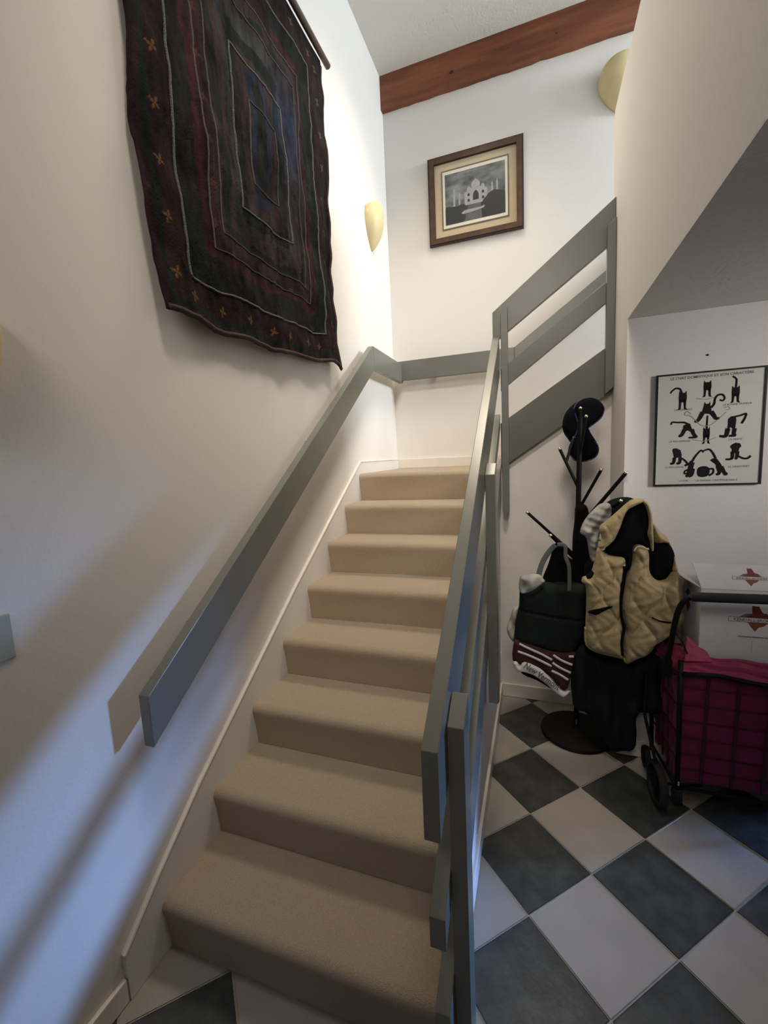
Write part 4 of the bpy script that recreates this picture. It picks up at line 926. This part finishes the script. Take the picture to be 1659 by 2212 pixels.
# raised front flap leaning back, side flap folded in, back flap
def flap(q, name='flap', th=.003):
    mb = MB(); a = [Vector(p) for p in q]; n = (a[1] - a[0]).cross(a[3] - a[0]).normalized() * th
    va = [mb.bm.verts.new(p) for p in a]; vb = [mb.bm.verts.new(p + n) for p in a]
    mb.bm.faces.new(va); mb.bm.faces.new(vb[::-1])
    for i in range(4): mb.bm.faces.new((va[i], vb[i], vb[(i + 1) % 4], va[(i + 1) % 4]))
    return mb.done(name, cm, bx)
F0, F1, F2, F3 = Vector((X0, YA, ZE + .001)), Vector((X1, YA, ZE + .001)), Vector((X1 + .03, YA + .035, ZE + .095)), Vector((X0 - .024, YA + .035, ZE + .095))
flap((F0, F1, F2, F3))
flap(((X0, YA + .01, ZE), (X0, YE, ZE), (X0 - .055, YE + .006, ZE + .012), (X0 - .055, YA + .10, ZE + .028)))
# leaf emblem, banner, lettering on the front side and on the flap
def emblem(u0, z0, s, place, par, words=True):
    """place(u, v) -> world; flat leaf print"""
    def pl(pts, m, name, lay):
        mb = MB(); a = [Vector(place(u0 + p[0] * s, z0 + p[1] * s, lay)) for p in pts]; f = mb.bm.verts
        mb.bm.faces.new([f.new(p) for p in a]); return mb.done(name, M[m], par)
    pl([(-1.0, .15), (-.6, .42), (-.35, .45), (.1, .42), (.5, .5), (.95, .12)], 'leaf_grey', 'print_leaf', 1)
    pl([(-.75, .12), (-.5, .28), (-.25, .40), (-.28, .98), (.10, .95), (.28, .55), (.55, .42), (.8, .1)], 'leaf_red', 'print_leaf', 2)
    pl([(-.65, -.12), (.65, -.12), (.42, -.38), (.12, -.50), (-.05, -.78), (-.3, -.45), (-.45, -.2)], 'leaf_brown', 'print_leaf', 2)
    pl([(-1.55, -.16), (1.55, -.16), (1.55, .17), (-1.55, .17)], 'ink', 'print_banner_edge', 3)
    pl([(-1.53, -.13), (1.53, -.13), (1.53, .14), (-1.53, .14)], 'card', 'print_banner', 4)
fr = lambda u, v, lay: (u, YA - .0004 - .00012 * lay, v)
emblem(1.965, .835, .060, fr, bx)
text('lettering', 'KENDALL-JACKSON', .0150, (1.965, YA - .0012, .8300), FACE, M['ink'], bx, .0002, 'CENTER', 1.12)
text('lettering', 'VINTNERS RESERVE WINES', .0075, (1.965, YA - .0012, .762), FACE, M['ink'], bx, .0001, 'CENTER', 1.3)
vdir = (F3 - F0 + Vector((.024, 0, 0))).normalized(); nf = Vector((0, -vdir.z, vdir.y)).normalized()
fl_ = lambda u, v, lay: tuple(Vector((u, YA, ZE + .001)) + vdir * v + nf * (.0036 + .00012 * lay))
emblem(1.945, .048, .040, fl_, bx)
rotf = Matrix((Vector((1, 0, 0)), vdir, nf)).transposed()
text('lettering', 'KENDALL-JACKSON', .0100, Vector((1.945, YA, ZE + .001)) + vdir * .0445 + nf * .0044, rotf, M['ink'], bx, .0001, 'CENTER', 1.1)
# faint crease down the front
MB().box((1.955, YA - .0006, ZA + .1), (1.9556, YA - .0001, .75)).done('crease', M['grout'], bx)
# side print (small leaf, seen at a glancing angle)
MB().prism([(1.265, .845), (1.30, .86), (1.335, .845), (1.30, .80)], 0, X0 - .0006, X0 - .0001).done('print_leaf', M['leaf_brown'], bx)
MB().prism([(1.26, .885), (1.30, .91), (1.34, .88), (1.30, .87)], 0, X0 - .0006, X0 - .0001).done('print_leaf', M['ink'], bx)

# small dark thing lying at the lower left edge by the baseboard: door stop
ds = tag(MB().tube([(0.015, -0.235, 0.045), (0.075, -0.215, 0.045)], .006, 8).sphere((0.078, -0.214, 0.045), .010).done('door_stop', M['black_metal'], smooth=True), 'small black door stop on the baseboard at the bottom left', 'door stop')
